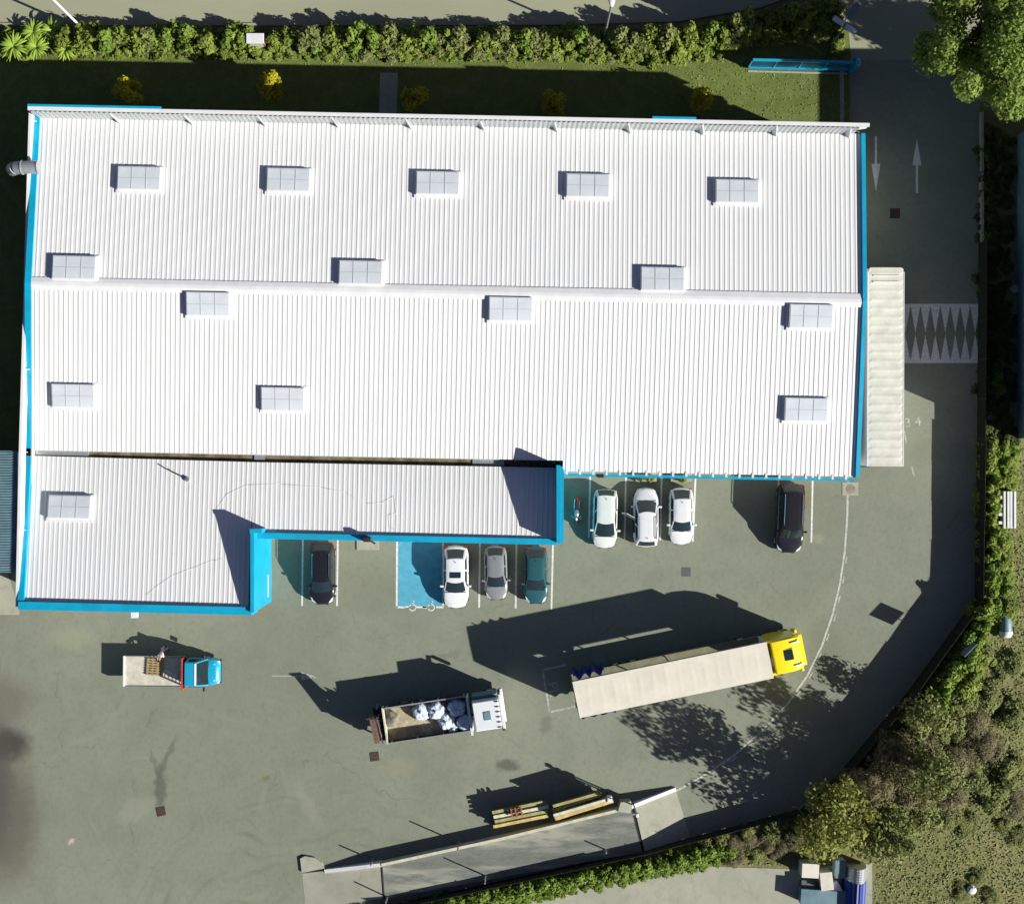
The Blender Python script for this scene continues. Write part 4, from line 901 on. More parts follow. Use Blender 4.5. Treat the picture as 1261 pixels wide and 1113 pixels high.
for s in (-1, 1):
    for x in (tx0+TL*.5,): mb = MB(); mb.box(x-.05, x+.05, s*(TW/2-.08)-.03, s*(TW/2-.08)+.03, 1.25, 3.9); mb.build('trailer_post', M['galv'], st)
    rows = []      # gathered blue side curtain at the rear
    out = .42 if s > 0 else .16
    for j in range(7):
        z = lerp(1.0, 3.85, j/6); rows.append([(tx0+.15+k*.036*(1 if s > 0 else 1.1), s*(TW/2+.04+out*(.5+.5*math.sin(k*.33+j*.15+.5*math.sin(k*.21)))*(1-.25*j/6)), z) for k in range(62)])
    mb = MB(); mb.grid(rows); o = mb.build('gathered_curtain', M['curtain'], st, smooth=True); so_ = o.modifiers.new('s', 'SOLIDIFY'); so_.thickness = .015
    mb = MB(); mb.box(tx0, tx1, s*(TW/2-.02)-.02, s*(TW/2-.02)+.02, 3.6, 3.9); mb.build('curtain_rail', M['galv'], st)
    for x in (tx0+2.0, tx0+3.3, tx0+4.6): wheel(st, x, s*1.25, .5, .34)
    mb = MB(); mb.tube((tx1-3.2, s*.7, .05), (tx1-3.2, s*.7, 1.1), .07); mb.build('landing_leg', M['galv'], st)
    mb = MB(); mb.box(tx0+5.6, tx1-3.6, s*1.2-.02, s*1.2+.02, .5, .95); mb.build('side_guard', M['galv'], st)
    mb = MB(); mb.box(tx0-.08, tx0-.03, min(s*.8, s*1.2), max(s*.8, s*1.2), .9, 1.05); mb.build('tail_light', M['tail'], st)
mb = MB(); mb.box(tx0+.2, tx1-1.0, -.5, -.35, .75, 1.08); mb.box(tx0+.2, tx1-1.0, .35, .5, .75, 1.08); mb.build('trailer_chassis', M['chassis'], st)
cx0 = tx1+.35; cx1 = cx0+2.15
mb = MB(); rows = []
secs = [(cx0, 1.15, 3.55), (cx0+.05, 1.20, 3.72), (cx0+.5, 1.22, 3.74), (cx0+1.3, 1.22, 3.66), (cx1-.45, 1.20, 3.52), (cx1-.12, 1.12, 3.3), (cx1-.02, 1.05, 2.95), (cx1+.06, 1.05, 2.6), (cx1+.12, 1.08, 1.6), (cx1+.14, 1.06, .6)]
for x, w_, z in secs:
    zz = min(z, 1.0) if z < 1 else z
    rows.append([(x, -w_, .55), (x, -w_, max(.56, z-.5)), (x, -w_*.985, max(.57, z-.18)), (x, -w_*.90, z-.03), (x, -w_*.4, z), (x, w_*.4, z), (x, w_*.90, z-.03), (x, w_*.985, max(.57, z-.18)), (x, w_, max(.56, z-.5)), (x, w_, .55)])
mb.grid(rows); mb.f.append(tuple(range(10))); mb.mi.append(0); mb.build('cab', M['p_yellow'], st, smooth=False, bevel=.04)
mb = MB(); mb.box(cx1-1.42, cx1-.80, -.33, .39, 3.66, 3.76); mb.build('roof_hatch', M['glass'], st, bevel=.03)
mb = MB(); mb.box(cx1-1.5, cx1-.72, -.41, .47, 3.5, 3.71); mb.build('hatch_frame', M['p_yellow'], st, bevel=.03)
mb = MB(); mb.add([(cx1+.075, -.98, 2.55), (cx1+.075, .98, 2.55), (cx1+.145, 1.0, 1.55), (cx1+.145, -1.0, 1.55)], [(3, 2, 1, 0)]); mb.build('windscreen', M['glass'], st)
mb = MB(); mb.box(cx1-.02, cx1+.22, -1.1, 1.1, 2.62, 2.74); mb.build('sun_visor', M['p_yellow'], st, bevel=.03)
for s in (-1, 1):
    mb = MB(); mb.box(cx1-.25, cx1-.05, min(s*1.22, s*1.5), max(s*1.22, s*1.5), 1.9, 2.7); mb.build('mirror', M['p_yellow'], st, bevel=.05)
    mb = MB(); mb.tube((cx1-.8, s*.8, 3.7), (cx1-.1, s*.8, 3.5), .05); mb.build('air_horn', M['chrome'], st)
    mb = MB(); mb.box(cx0-.3, cx0+.1, min(s*1.05, s*1.22), max(s*1.05, s*1.22), 1.0, 3.5); mb.build('side_deflector', M['p_yellow'], st, bevel=.03)
    wheel(st, cx1-.75, s*1.22, .5, .34); wheel(st, cx0-1.6, s*1.22, .5, .5)
    mb = MB(); mb.box(cx1+.10, cx1+.17, min(s*.7, s*1.02), max(s*.7, s*1.02), .75, .95); mb.build('headlight', M['lamp'], st)
mb = MB(); mb.box(cx0-2.6, cx1, -.45, -.3, .6, .95); mb.box(cx0-2.6, cx1, .3, .45, .6, .95); mb.build('tractor_chassis', M['chassis'], st)
mb = MB(); mb.box(cx1-.6, cx1+.18, -1.15, 1.15, .35, .75); mb.build('bumper', M['p_yellow'], st, bevel=.05)

# trailer parked along the east side of the warehouse
pt = empty('parked_trailer', W(1090.5, 452, 3.9), 0, 'long white box trailer with a weathered cream roof parked beside the warehouse', 'trailer'); pt.location.z = 0; pt.rotation_euler = (0, 0, R(-.2))
PL_, PW_ = 13.75, 2.48
rows = []
for i in range(69):
    y = -PL_/2+PL_*i/68; e = 1 - max(0, (y-(PL_/2-.35))/.35)**2*.12 ; rb = .022 if i % 3 == 0 else 0
    w2 = PW_/2*e; rows.append([(-w2, y, 3.86), (-w2*.985, y, 3.95)] + [(w2*(-1+2*j/10)*.985, y, 3.955+rb+.02*math.sin(math.pi*j/10)) for j in range(1, 10)] + [(w2*.985, y, 3.95), (w2, y, 3.86)])
mb = MB(); mb.grid(rows); m_ = 13; mb.f.append(tuple(range(m_))); mb.f.append(tuple(range(len(mb.v)-m_, len(mb.v)))[::-1]); mb.mi += [0, 0]; mb.build('roof', M['tarp_dirty'], pt)
mb = MB(); mb.box(-PW_/2+.02, PW_/2-.02, -PL_/2+.03, PL_/2-.06, 1.1, 3.86); mb.build('box_body', M['trim_white'], pt)
for s in (-1, 1):
    mb = MB(); mb.box(s*PW_/2-.03, s*PW_/2+.03, -PL_/2, PL_/2-.3, 3.84, 3.965); mb.build('side_rail', M['trim_white'], pt)
    for y in (-5.0, -3.7, -2.4):
        t = MB(); t.lathe([(.25, -.15), (.45, -.15), (.5, -.1), (.5, .1), (.45, .15), (.25, .15)], 20, (s*1.05, y, .5), 'x'); o = t.build('wheel', M['rubber'], pt, smooth=True)
    mb = MB(); mb.tube((s*.8, 4.2, .02), (s*.8, 4.2, 1.1), .07); mb.build('landing_leg', M['galv'], pt)
mb = MB(); mb.box(-.9, .9, PL_/2-1.05, PL_/2-.95, 3.98, 4.03); mb.box(-.9, .9, PL_/2-.6, PL_/2-.52, 3.98, 4.03); mb.build('roof_seam', M['tarp'], pt)
mb = MB(); mb.box(-.5, .5, -PL_/2+.3, PL_/2-.5, .8, 1.1); mb.build('chassis', M['chassis'], pt)

# ------------------------------------------------------------------ weighbridge and beams
wb_ = empty('weighbridge', W(630, 1040), 0, 'long raised concrete weighbridge with sloping ends along the south edge of the yard', 'weighbridge')
O = wb_.location
def wpoly(name, pts, z1, m, z0=-.02):
    mb = MB(); P = [(W(x, y, 0)-O) for x, y in pts]; mb.prism([(p.x, p.y) for p in P], z0, z1); return mb.build(name, m, wb_)
wpoly('deck', [(471, 1061), (776, 991), (790, 1046), (474, 1103)], .50, M['deck'])
wpoly('ramp', [(372, 1075), (469, 1062), (472, 1103), (376, 1118)], [.02, .48, .48, .02], M['concrete'])
wpoly('ramp', [(780, 990), (832, 972), (850, 1030), (793, 1045)], [.48, .02, .02, .48], M['concrete'])
wpoly('end_pad', [(370, 1056), (376, 1053), (388, 1055), (397, 1061), (400, 1068), (372, 1073)], .16, M['concrete'])
mb = MB(); mb.beam(W(400, 1071.5)-O, W(471, 1060.5)-O, .26, 0, (.2, .72)); mb.build('kerb_wall', M['trim_white'], wb_)
mb = MB()
for a, b in (((471, 1060.5), (620, 1028)), ((620, 1028), (776, 990))): mb.beam(W(*a)-O, W(*b)-O, .20, 0, .76)
mb.build('kerb_wall', M['bed_cream'], wb_)
mb = MB(); mb.beam(W(776, 990)-O, W(832, 971)-O, .26, 0, (.72, .15)); mb.build('kerb_wall', M['trim_white'], wb_)
for a, b in (((471, 1062), (474, 1103)), ((777, 991), (791, 1046))): mb = MB(); mb.beam(W(*a)-O, W(*b)-O, .10, .5, .515); mb.build('expansion_joint', M['chassis'], wb_)
for px, py in ((457, 1059), (565, 1037), (620, 1025)):
    pass
def pole(name, px, py, h, label, r=.05, cat='post', group=None, head=None, m=None):
    t = empty(name, W(px, py), 0, label, cat, group)
    mb = MB(); mb.tube((0, 0, 0), (0, 0, h), r*1.2, r, 10); mb.build('shaft', m or M['galv'], t)
    mb = MB(); mb.tube((0, 0, 0), (0, 0, .06), r*2.6, r*2.4, 12); mb.build('foot', m or M['galv'], t)
    if head: head(t, h)
    return t
def knob(t, h): mb = MB(); mb.box(-.09, .09, -.12, .12, h-.05, h+.16); mb.build('sensor_head', M['trim_white'], t, bevel=.02)
pole('marker_post', 459, 1058, 1.3, 'short grey post at the west end of the weighbridge deck', group='posts along the weighbridge')
pole('marker_post', 565, 1037, 1.9, 'grey post beside the middle of the weighbridge kerb', group='posts along the weighbridge')
pole('marker_post', 598, 1075, 2.1, 'thin post on the south side of the weighbridge throwing a long shadow over the deck', group='posts along the weighbridge')
pole('marker_post', 745, 1043, 1.3, 'short post on the south side near the east end of the weighbridge', group='posts along the weighbridge')
pole('marker_post', 478, 1101, 1.6, 'post on the south side near the west end of the weighbridge', group='posts along the weighbridge')
def cam_head(t, h): mb = MB(); mb.box(-.32, .12, -.07, .07, h-.35, h-.2); mb.build('camera_arm', M['galv'], t); knob(t, h)
pole('camera_pole', 779, 987, 3.2, 'tall pole with a small camera arm beside the stacked beams', head=cam_head, cat='pole')
cb = MB(); p = W(772, 988); cb.prism([(-.75, -.4), (.1, -.55), (.35, -.1), (.2, .35), (-.55, .30)], 0, [.85, .8, .8, .85, .9]); tag(cb.build('concrete_block', M['concrete'], loc=(p.x, p.y, 0), bevel=.04), 'rough pale concrete block at the foot of the camera pole', 'block')
bx = empty('control_box', W(748, 976), 0, 'small white rounded control box on the end of the beam stack', 'box')
mb = MB(); mb.box(-.18, .2, -.2, .25, 1.35, 1.75); mb.build('housing', M['trim_white'], bx, bevel=.08, seg=3); mb = MB(); mb.tube((0, 0, 0), (0, 0, 1.4), .05); mb.build('stand', M['steel_dark'], bx)
mb = MB(); mb.box(-.1, .1, -.205, -.2, 1.45, 1.65); mb.build('display', M['glass'], bx)
# steel beams: bearers and profiles
def beam_obj(p, q, wd, z0, z1, m, label, group):
    a = W(*p, z1); b = W(*q, z1); r = Vector((*((a+b)/2)[:2], z0)); mb = MB()
    d = (b-a); L_ = d.length; ang = math.atan2(d.y, d.x); t = .022; h = z1-z0
    mb.prism([(-L_/2, -wd/2), (L_/2, -wd/2), (L_/2, wd/2), (-L_/2, wd/2)], h-t, h)
    mb.prism([(-L_/2, -wd/2), (L_/2, -wd/2), (L_/2, wd/2), (-L_/2, wd/2)], 0, t)
    mb.prism([(-L_/2, -wd*.12), (L_/2, -wd*.12), (L_/2, wd*.12), (-L_/2, wd*.12)], t, h-t)
    o = mb.build('steel_beam', m, loc=tuple(r)); o.rotation_euler = (0, 0, ang); return tag(o, label, 'beam', group)
gl = 'beams stacked beside the weighbridge'
T1 = ['beam_olive', 'beam_pale', 'beam_ochre', 'beam_olive', 'beam_pale', 'beam_ochre']
def yrow(i, n, a, b): return a+(b-a)*i/(n-1)
LL = 'steel beam in the low west stack beside the weighbridge'; LR = 'steel beam in the tall east stack beside the weighbridge'
rb = random.Random(11)
for lay in range(3):
    for i, f in enumerate((0, .30, .62, .95)):
        e = rb.uniform(-1, 1)*1.0
        beam_obj((607+2*f+rb.uniform(-2, 3), 1001+17*f+e), (672+5*f+rb.uniform(-4, 3), 988+17*f+e*.4), .22, .08+lay*.32, .38+lay*.32, M[['beam_olive', 'beam_pale', 'beam_olive', 'beam_ochre'][i]] if lay == 2 else M['beam_olive'], LL, gl)
for lay in range(5):
    for i, f in enumerate((0, .34, .72, 1.0)):
        if lay == 4 and i == 1: continue
        e = rb.uniform(-1, 1)*.8
        beam_obj((681+3*f+rb.uniform(-2, 3), 993+15*f+e), (736+18*f+rb.uniform(-4, 2), 977+(4 if i < 2 else 9)*f+e*.5), .20, .08+lay*.32, .38+lay*.32, M[['beam_olive', 'beam_olive', 'beam_pale', 'beam_ochre'][i]] if lay >= 3 else M['beam_olive'], LR, gl)
for (px, py) in ((612, 1010), (668, 998), (686, 1001), (742, 987)):
    p = W(px, py); mb = MB(); mb.box(-.08, .08, -.65, .65, 0, .08); o = mb.build('timber_bearer', M['pallet'], loc=(p.x, p.y, 0)); o.rotation_euler = (0, 0, R(12)); tag(o, 'timber bearer lying under the stacked steel beams', 'bearer', 'bearers under the beams')
cl = empty('clamp_frame', W(636, 998, 1.1), R(12), 'rusty red clamp lying across the west beam stack', 'clamp')
mb = MB(); mb.box(-.42, .42, .05, .13, .0, .1); mb.box(-.42, .42, -.25, -.17, .0, .1); mb.build('jaw', M['brick'], cl)
for x in (-.4, -.1, .3): mb = MB(); mb.box(x, x+.08, -.4, .3, .1, .22); mb.build('cross_bar', M['brick'], cl)

# ------------------------------------------------------------------ drains, pads
def drain(px, py, s, rot, label, m='iron'):
    t = empty('drain_cover', W(px, py), R(rot), label, 'drain cover'); t.location.z = Z_PAINT-.004
    mb = MB(); mb.box(-s, s, -s, s, -.02, .006); mb.build('frame', M[m], t)
    mb = MB()
    for i in range(6): mb.box(-s*.86, s*.86, -s*.82+i*s*.3, -s*.70+i*s*.3, .006, .012)
    mb.build('grating', M['rusty' if m == 'iron' else m], t)
drain(198, 998.5, .33, 12, 'square rusty drain cover below the long damp streak in the west yard')
drain(461, 931, .33, 8, 'square dark drain cover behind the tipper truck')
drain(1102, 263, .36, 0, 'square dark drain cover in the shaded east drive below the arrows')
drain(845, 704, .33, 0, 'grey drain cover south of the parked white cars', 'grille_grey')
mp = empty('manhole_pad', W(1047, 602), 0, 'pale concrete pad with a round manhole lid near the warehouse corner', 'manhole')
mb = MB(); mb.box(-.58, .58, -.48, .48, 0, .035); mb.build('pad', M['concrete'], mp)
mb = MB(); mb.tube((.03, 0, .03), (.03, 0, .045), .34, n=24); mb.build('lid', mat('brownish_lid', (.22, .19, .15), .8, var=.2), mp)
for px, py, w_, l_ in ((453, 672, .8, .55), (711, 580, 1.3, .45)):
    p = W(px, py); mb = MB(); mb.box(-w_, w_, -.3, .55, 0, .09); tag(mb.build('door_step', M['concrete'], loc=(p.x, p.y, 0), bevel=.01), 'pale concrete doorstep under the ' + ('annex' if px < 500 else 'main south wall beside the motorcycle'), 'doorstep')
for px, nm in ((795, 'behind the white car with the open door'), (838, 'behind the small white saloon')):
    t = empty('planter', W(px, 588), 0, 'pale concrete planter with a small green bush '+nm, 'planter'); 
    mb = MB(); mb.box(-.75, .75, -.28, .5, 0, .35); mb.build('trough', M['concrete'], t, bevel=.02)
    P, d, tn, _ = crown_points(420, .62, .42, .42, .45, 9, .26, px); leaf_object('bush', P, .12, M['l_yellow'], t, spread=d, tone=tn)
br = empty('barrier', W(982, 581.5, .9), 0, 'red and white plastic barrier under the eave behind the black off road car', 'barrier'); br.location.z = 0
mb = MB(); mb.box(-1.0, 1.0, -.22, .1, 0, .85); mb.build('red_body', M['red'], br, bevel=.04)
mb = MB(); mb.box(-.5, .05, -.23, .11, .3, .87); mb.build('white_band', M['trim_white'], br); mb = MB(); mb.box(.35, .8, -.23, .11, .3, .87); mb.build('white_band', M['trim_white'], br)
# board on a pole at the fence: throws the dark rhombus on the drive
sg = empty('sign_board', W(1176, 792), R(0), 'thin sign board on a pole by the diagonal fence', 'sign')
mb = MB(); mb.tube((0, 0, 0), (0, 0, 2.9), .04); mb.build('pole', M['galv'], sg)
mb = MB(); mb.box(-.62, .62, -.02, .02, 2.2, 3.1, Matrix.Rotation(R(46), 4, 'Z')); mb.build('board', M['galv_sheet'], sg)

# ------------------------------------------------------------------ north side: gate, sign, lamps, cabinet
ga = empty('sliding_gate', W(985, 85), 0, 'bright blue sliding gate standing open on the north lawn', 'gate'); O = ga.location
a, b = W(921, 84)-O, W(1043, 87)-O; a.z = b.z = 0
mb = MB(); mb.beam(a, b, .16, 1.75, 1.9); mb.build('top_rail', M['p_blue'], ga)
mb = MB(); mb.beam(a, b, .20, .12, .34); mb.build('bottom_rail', M['p_blue'], ga)
mb = MB()
for i in range(60): q = a.lerp(b, (i+.5)/60); mb.box(q.x-.015, q.x+.015, q.y-.02, q.y+.02, .34, 1.75)
mb.build('bars', M['p_blue'], ga)
for i in range(5): q = a.lerp(b, i/4); mb = MB(); mb.box(q.x-.05, q.x+.05, q.y-.06, q.y+.06, .1, 1.78); mb.build('upright', M['p_blue'], ga)
mb = MB(); mb.beam(a-Vector((0, .25, 0)), b-Vector((0, .25, 0)), .12, -.0, .05); mb.build('ground_track', M['concrete'], ga)
gp = empty('gate_motor', W(1050, 86), 0, 'blue gate pillar with a pale motor box at the end of the open gate', 'gate motor')
mb = MB(); mb.box(-.35, -.05, -.3, .3, 0, 2.0); mb.build('pillar', M['p_blue'], gp, bevel=.02); mb = MB(); mb.box(-.05, .28, -.1, .3, 0, 1.1); mb.build('motor_housing', M['galv'], gp, bevel=.04)
gp2 = empty('gate_post', W(1178, 86), 0, 'blue gate post half hidden under the big leafy tree', 'gate post')
mb = MB(); mb.box(-.35, .25, -.2, .25, 0, 2.0); mb.build('pillar', M['p_blue'], gp2, bevel=.02); mb = MB(); mb.box(.1, .6, -.5, -.1, 0, .5); mb.build('foot', M['concrete'], gp2, bevel=.02)
ps = empty('panel_sign', W(1022, 57), 0, 'pale blue double panel sign on a post beside the junction', 'sign')
mb = MB(); mb.tube((0, 0, 0), (.35, .45, 2.6), .05); mb.build('post', M['galv'], ps)
for (cx, cy, dx, dy) in ((.16, 1.0, .62, -.42), (1.0, .42, .62, -.42)):
    d = Vector((dx, dy, 0)).normalized(); n = Vector((-d.y, d.x, 0)); c = Vector((cx-.2, cy-.1, 2.6)); mb = MB()
    q = [c-d*.45-n*.22, c+d*.45-n*.22, c+d*.45+n*.22+Vector((0, 0, -.15)), c-d*.45+n*.22+Vector((0, 0, -.15))]
    mb.add([(v.x, v.y, v.z) for v in q]+[(v.x, v.y, v.z+.05) for v in q], [(3,2,1,0), (4,5,6,7), (0,1,5,4), (1,2,6,5), (2,3,7,6), (3,0,4,7)]); mb.build('panel', M['glazing'], ps)
ps = empty('road_sign', W(1036, 32), 0, 'small grey tilted road sign at the corner of the north hedge', 'sign')
mb = MB(); mb.tube((0, 0, 0), (0, .1, 2.4), .04); mb.build('post', M['galv'], ps)
mb = MB(); mb.box(-.18, .18, -.6, .65, -.03, .03, Matrix.Translation((.15, .2, 2.4)) @ Matrix.Rotation(R(-35), 4, 'Z') @ Matrix.Rotation(R(25), 4, 'Y')); mb.build('panel', M['galv_sheet'], ps)
def lamp_head(t, h):
    mb = MB(); mb.lathe([(0, -.5), (.12, -.42), (.22, -.1), (.24, .2), (.12, .48), (0, .52)], 16, (0, .25, h), 'y'); mb.v = [(x, y, h+(z-h)*.45) for x, y, z in mb.v]; mb.build('lantern', M['trim_white'], t, smooth=True)
pole('street_lamp', 743, 51, 7.4, 'grey street lamp with a white lantern standing in the north hedge', .07, 'street lamp', 'street lamps along the north road', lamp_head)
pole('street_lamp', 104, 38, 7.4, 'white street lamp pole leaning out of the hedge near the palms', .08, 'street lamp', 'street lamps along the north road', lamp_head, M['trim_white'])
uc = empty('utility_cabinet', W(319.5, 56), 0, 'white topped brick utility cabinet set into the north hedge', 'cabinet')
mb = MB(); mb.box(-.58, .58, -.32, .36, 0, 1.45); mb.build('housing', M['brick'], uc); mb = MB(); mb.box(-.62, .62, -.38, .34, 1.45, 1.55); mb.build('lid', M['trim_white'], uc, bevel=.02)
mb = MB(); mb.box(-.45, .45, -.34, -.32, .3, 1.3); mb.build('door', M['wallpanel'], uc)

# ------------------------------------------------------------------ south east corner: junk, white planks, blue shelter
def cabinet(px, py, sx_, sy_, h, rot, label, m='trim_white', cat='cabinet', lid=None):
    t = empty('storage_box', W(px, py, h), R(rot), label, cat); t.location.z = 0
    mb = MB(); mb.box(-sx_, sx_, -sy_, sy_, 0, h-.04); mb.build('body', M[m], t, bevel=.03); mb = MB(); mb.box(-sx_-.03, sx_+.03, -sy_-.03, sy_+.03, h-.04, h); mb.build('lid', M[lid or m], t, bevel=.02)
    mb = MB(); mb.box(-sx_*.3, sx_*.3, -sy_-.03, -sy_-.005, h*.4, h*.45); mb.build('handle', M['galv'], t)
cabinet(998, 1072, .58, .48, 1.2, -3, 'cream topped box at the north west corner of the junk yard', lid='tarp')
cabinet(1018, 1085, .42, .62, 1.1, 6, 'pale upright box in the middle of the junk yard', lid='tarp_dirty')
cabinet(1035, 1070, .35, .62, .9, 0, 'grey box half under the yellow green tree', lid='galv_sheet')
cabinet(1030, 1093, .28, .38, .7, 30, 'small white box beside the blue ribbed shelter', lid='trim_white')
cabinet(996, 1090, .5, .35, .6, 0, 'low dark box below the cream topped box', m='galv_sheet', lid='grille_grey')
cabinet(1014, 1106, 1.6, .55, .9, -4, 'long grey low box at the bottom edge of the junk yard', m='galv_sheet', lid='galv_sheet')
bs = empty('ribbed_shelter', W(1056, 1092, 1.2), R(-3), 'rounded ribbed shelter with pale end and deep blue sheets', 'shelter'); bs.location.z = 0
def arch(y0, y1, n, r, m, nm):
    mb = MB(); rows = []
    for i in range(n+1):
        y = lerp(y0, y1, i/n); rows.append([((r+.03*(i % 2))*math.cos(math.pi*k/14), y, (1.5+.03*(i % 2))*math.sin(math.pi*k/14)) for k in range(15)])
    mb.grid(rows); mb.build(nm, m, bs)
arch(.3, 1.35, 12, .8, M['galv'], 'pale_end'); 
mb = MB(); rows = [[((.8+.05*(k % 2))*math.cos(math.pi*k/24), y, (1.5+.05*(k % 2))*math.sin(math.pi*k/24)) for k in range(25)] for y in (-3.5, .3)]; mb.grid(rows); mb.build('blue_sheets', M['red_tarp'], bs)
mb = MB(); mb.add([(.8*math.cos(math.pi*k/14), 1.36, 1.5*math.sin(math.pi*k/14)) for k in range(15)], [tuple(range(15))]); mb.build('end_panel', M['galv'], bs)
wp = empty('frame_stack', W(1243, 628, .8), R(0), 'stack of long white frames lying in the bushes at the right edge', 'frames'); wp.location.z = 0
for i in range(4): mb = MB(); mb.box(-.42+i*.24, -.25+i*.24, -1.3, 1.35, .0, .8+.05*(i % 2)); mb.build('frame', M['trim_white'], wp, bevel=.02)
for y in (-.9, -.3, .3, .9): mb = MB(); mb.box(-.75, -.42, y-.12, y+.1, .2, .75); mb.build('leg', M['trim_white'], wp, bevel=.02)
wq = empty('white_tank', W(1240, 768, .7), R(3), 'pale rounded tank lying in the bushes below the white frames', 'tank'); wq.location.z = 0
mb = MB(); mb.lathe([(0, -1.0), (.3, -.97), (.42, -.8), (.42, .75), (.3, .95), (0, 1.0)], 20, (0, 0, .42), 'y'); mb.build('shell', M['galv_sheet'], wq, smooth=True); mb = MB(); mb.lathe([(0, -1.05), (.32, -1.0), (.45, -.8), (.45, -.55)], 20, (0, 0, .42), 'y'); mb.build('end_cap', M['trim_white'], wq, smooth=True)
rk = MB(); rs = np.random.RandomState(2); rows = []
for j in range(7): rows.append([((.35+.05*rs.rand())*math.cos(a)*math.sin(math.pi*(.02+.96*j/6)), (.3+.05*rs.rand())*math.sin(a)*math.sin(math.pi*(.02+.96*j/6)), .22-.22*math.cos(math.pi*j/6)) for a in [6.283*k/9 for k in range(9)]])
rk.grid(rows, cyc=True); p = W(1195, 1094); tag(rk.build('rock', M['trim_white'], loc=(p.x, p.y, 0)), 'white rock lying on the rough grass in the bottom right', 'rock')
p = W(1248, 357); tag(rk.build('rock', M['concrete'], loc=(p.x, p.y, 0)), 'pale grey rock in the shaded strip beside the neighbouring hall', 'rock')

# ------------------------------------------------------------------ person leaning over the truck bed
def skinned(name, verts, edges, radii, material, parent, sub=2, root=0):
    me = bpy.data.meshes.new(name); me.from_pydata(verts, edges, []); me.materials.append(material)
    o = bpy.data.objects.new(name, me); C.objects.link(o); o.parent = parent
    sk = o.modifiers.new('skin', 'SKIN'); sk.use_smooth_shade = True
    if not me.skin_vertices: me.attributes
    for i, r in enumerate(radii): me.skin_vertices[0].data[i].radius = r if isinstance(r, tuple) else (r, r)
    me.skin_vertices[0].data[root].use_root = True
    ss = o.modifiers.new('ss', 'SUBSURF'); ss.levels = sub; ss.render_levels = sub; return o
pe = empty('person', W(205, 797.5), 0, 'person in a pale shirt and light blue trousers leaning over the blue truck bed', 'person')
V, E, Rr = [], [], []
def nv(p, r, par=None):
    V.append(tuple(p)); Rr.append(r); i = len(V)-1
    if par is not None: E.append((par, i))
    return i
pel = nv((.02, .02, .93), (.13, .10)); wa = nv((0, -.10, 1.08), (.125, .095), pel); chx = nv((-.04, -.30, 1.24), (.15, .11), wa); nk0 = nv((-.07, -.45, 1.34), (.07, .06), chx)
nk = nv((-.09, -.52, 1.38), .052, nk0); hd = nv((-.11, -.60, 1.40), (.085, .095), nk); hd2 = nv((-.12, -.69, 1.39), (.08, .09), hd); crn = nv((-.125, -.755, 1.385), (.05, .06), hd2)
for s in (-1, 1):
    hp = nv((.02+s*.11, .03, .90), .092, pel); kn = nv((.02+s*.14, -.02+.08*(s < 0), .50), .065, hp); an_ = nv((.02+s*.15, .05+.1*(s < 0), .09), .045, kn); to = nv((.02+s*.17, -.12+.1*(s < 0), .04), .04, an_)
    sh_ = nv((-.05+s*.17, -.36, 1.27), .062, chx); el = nv((-.10+s*.26, -.52, 1.10), .042, sh_); wr = nv((-.12+s*.18, -.74, 1.09), .028, el); pm = nv((-.12+s*.17, -.81, 1.075), (.038, .018), wr)
    for f in range(4):
        fx = -.12+s*.17+(f-1.5)*.02; ln_ = (.068, .078, .074, .058)[f]
        k1 = nv((fx, -.85, 1.07), .009, pm); k2 = nv((fx, -.85-ln_*.5, 1.062), .0085, k1); nv((fx, -.85-ln_*.8, 1.04), .007, k2)
    t1 = nv((-.12+s*.17-s*.04, -.80, 1.06), .010, pm); nv((-.12+s*.17-s*.055, -.835, 1.045), .008, t1)
skinned('body', V, E, Rr, M['skin'], pe)
def shell(name, ids, grow, m):
    mp_ = {v: i for i, v in enumerate(ids)}; vs = [V[i] for i in ids]; es = [(mp_[a], mp_[b]) for a, b in E if a in mp_ and b in mp_]
    rr = [tuple(x+grow for x in (Rr[i] if isinstance(Rr[i], tuple) else (Rr[i], Rr[i]))) for i in ids]; skinned(name, vs, es, rr, m, pe)
arms = [i for i in range(8, len(V))]
legL = 8; n_side = 4+4+12+2
def side(k): b_ = 8+k*n_side; return dict(hp=b_, kn=b_+1, an=b_+2, to=b_+3, sh=b_+4, el=b_+5, wr=b_+6)
A_, B_ = side(0), side(1)
shell('shirt', [1, 2, 3, A_['sh'], A_['el'], B_['sh'], B_['el']], .016, M['shirt'])
shell('trousers', [0, A_['hp'], A_['kn'], A_['an'], B_['hp'], B_['kn'], B_['an']], .014, M['jeans'])
for q in (A_, B_):
    x, y, z = V[q['an']]; mb = MB(); mb.box(x-.05, x+.05, y-.22, y+.07, 0, .09); mb.build('shoe', M['black'], pe, bevel=.03)
mb = MB(); c = Vector((-.118, -.665, 1.40)); rows = []
for j in range(9):
    t = math.pi*(j/8)*.62; rows.append([(c.x+.098*math.sin(t)*math.cos(a), c.y-.05+.0+.115*math.sin(t)*math.sin(a), c.z+.02+.095*math.cos(t)) for a in [6.283*k/18 for k in range(18)]])
mb.grid(rows, cyc=True); mb.build('hair', M['hair'], pe, smooth=True)

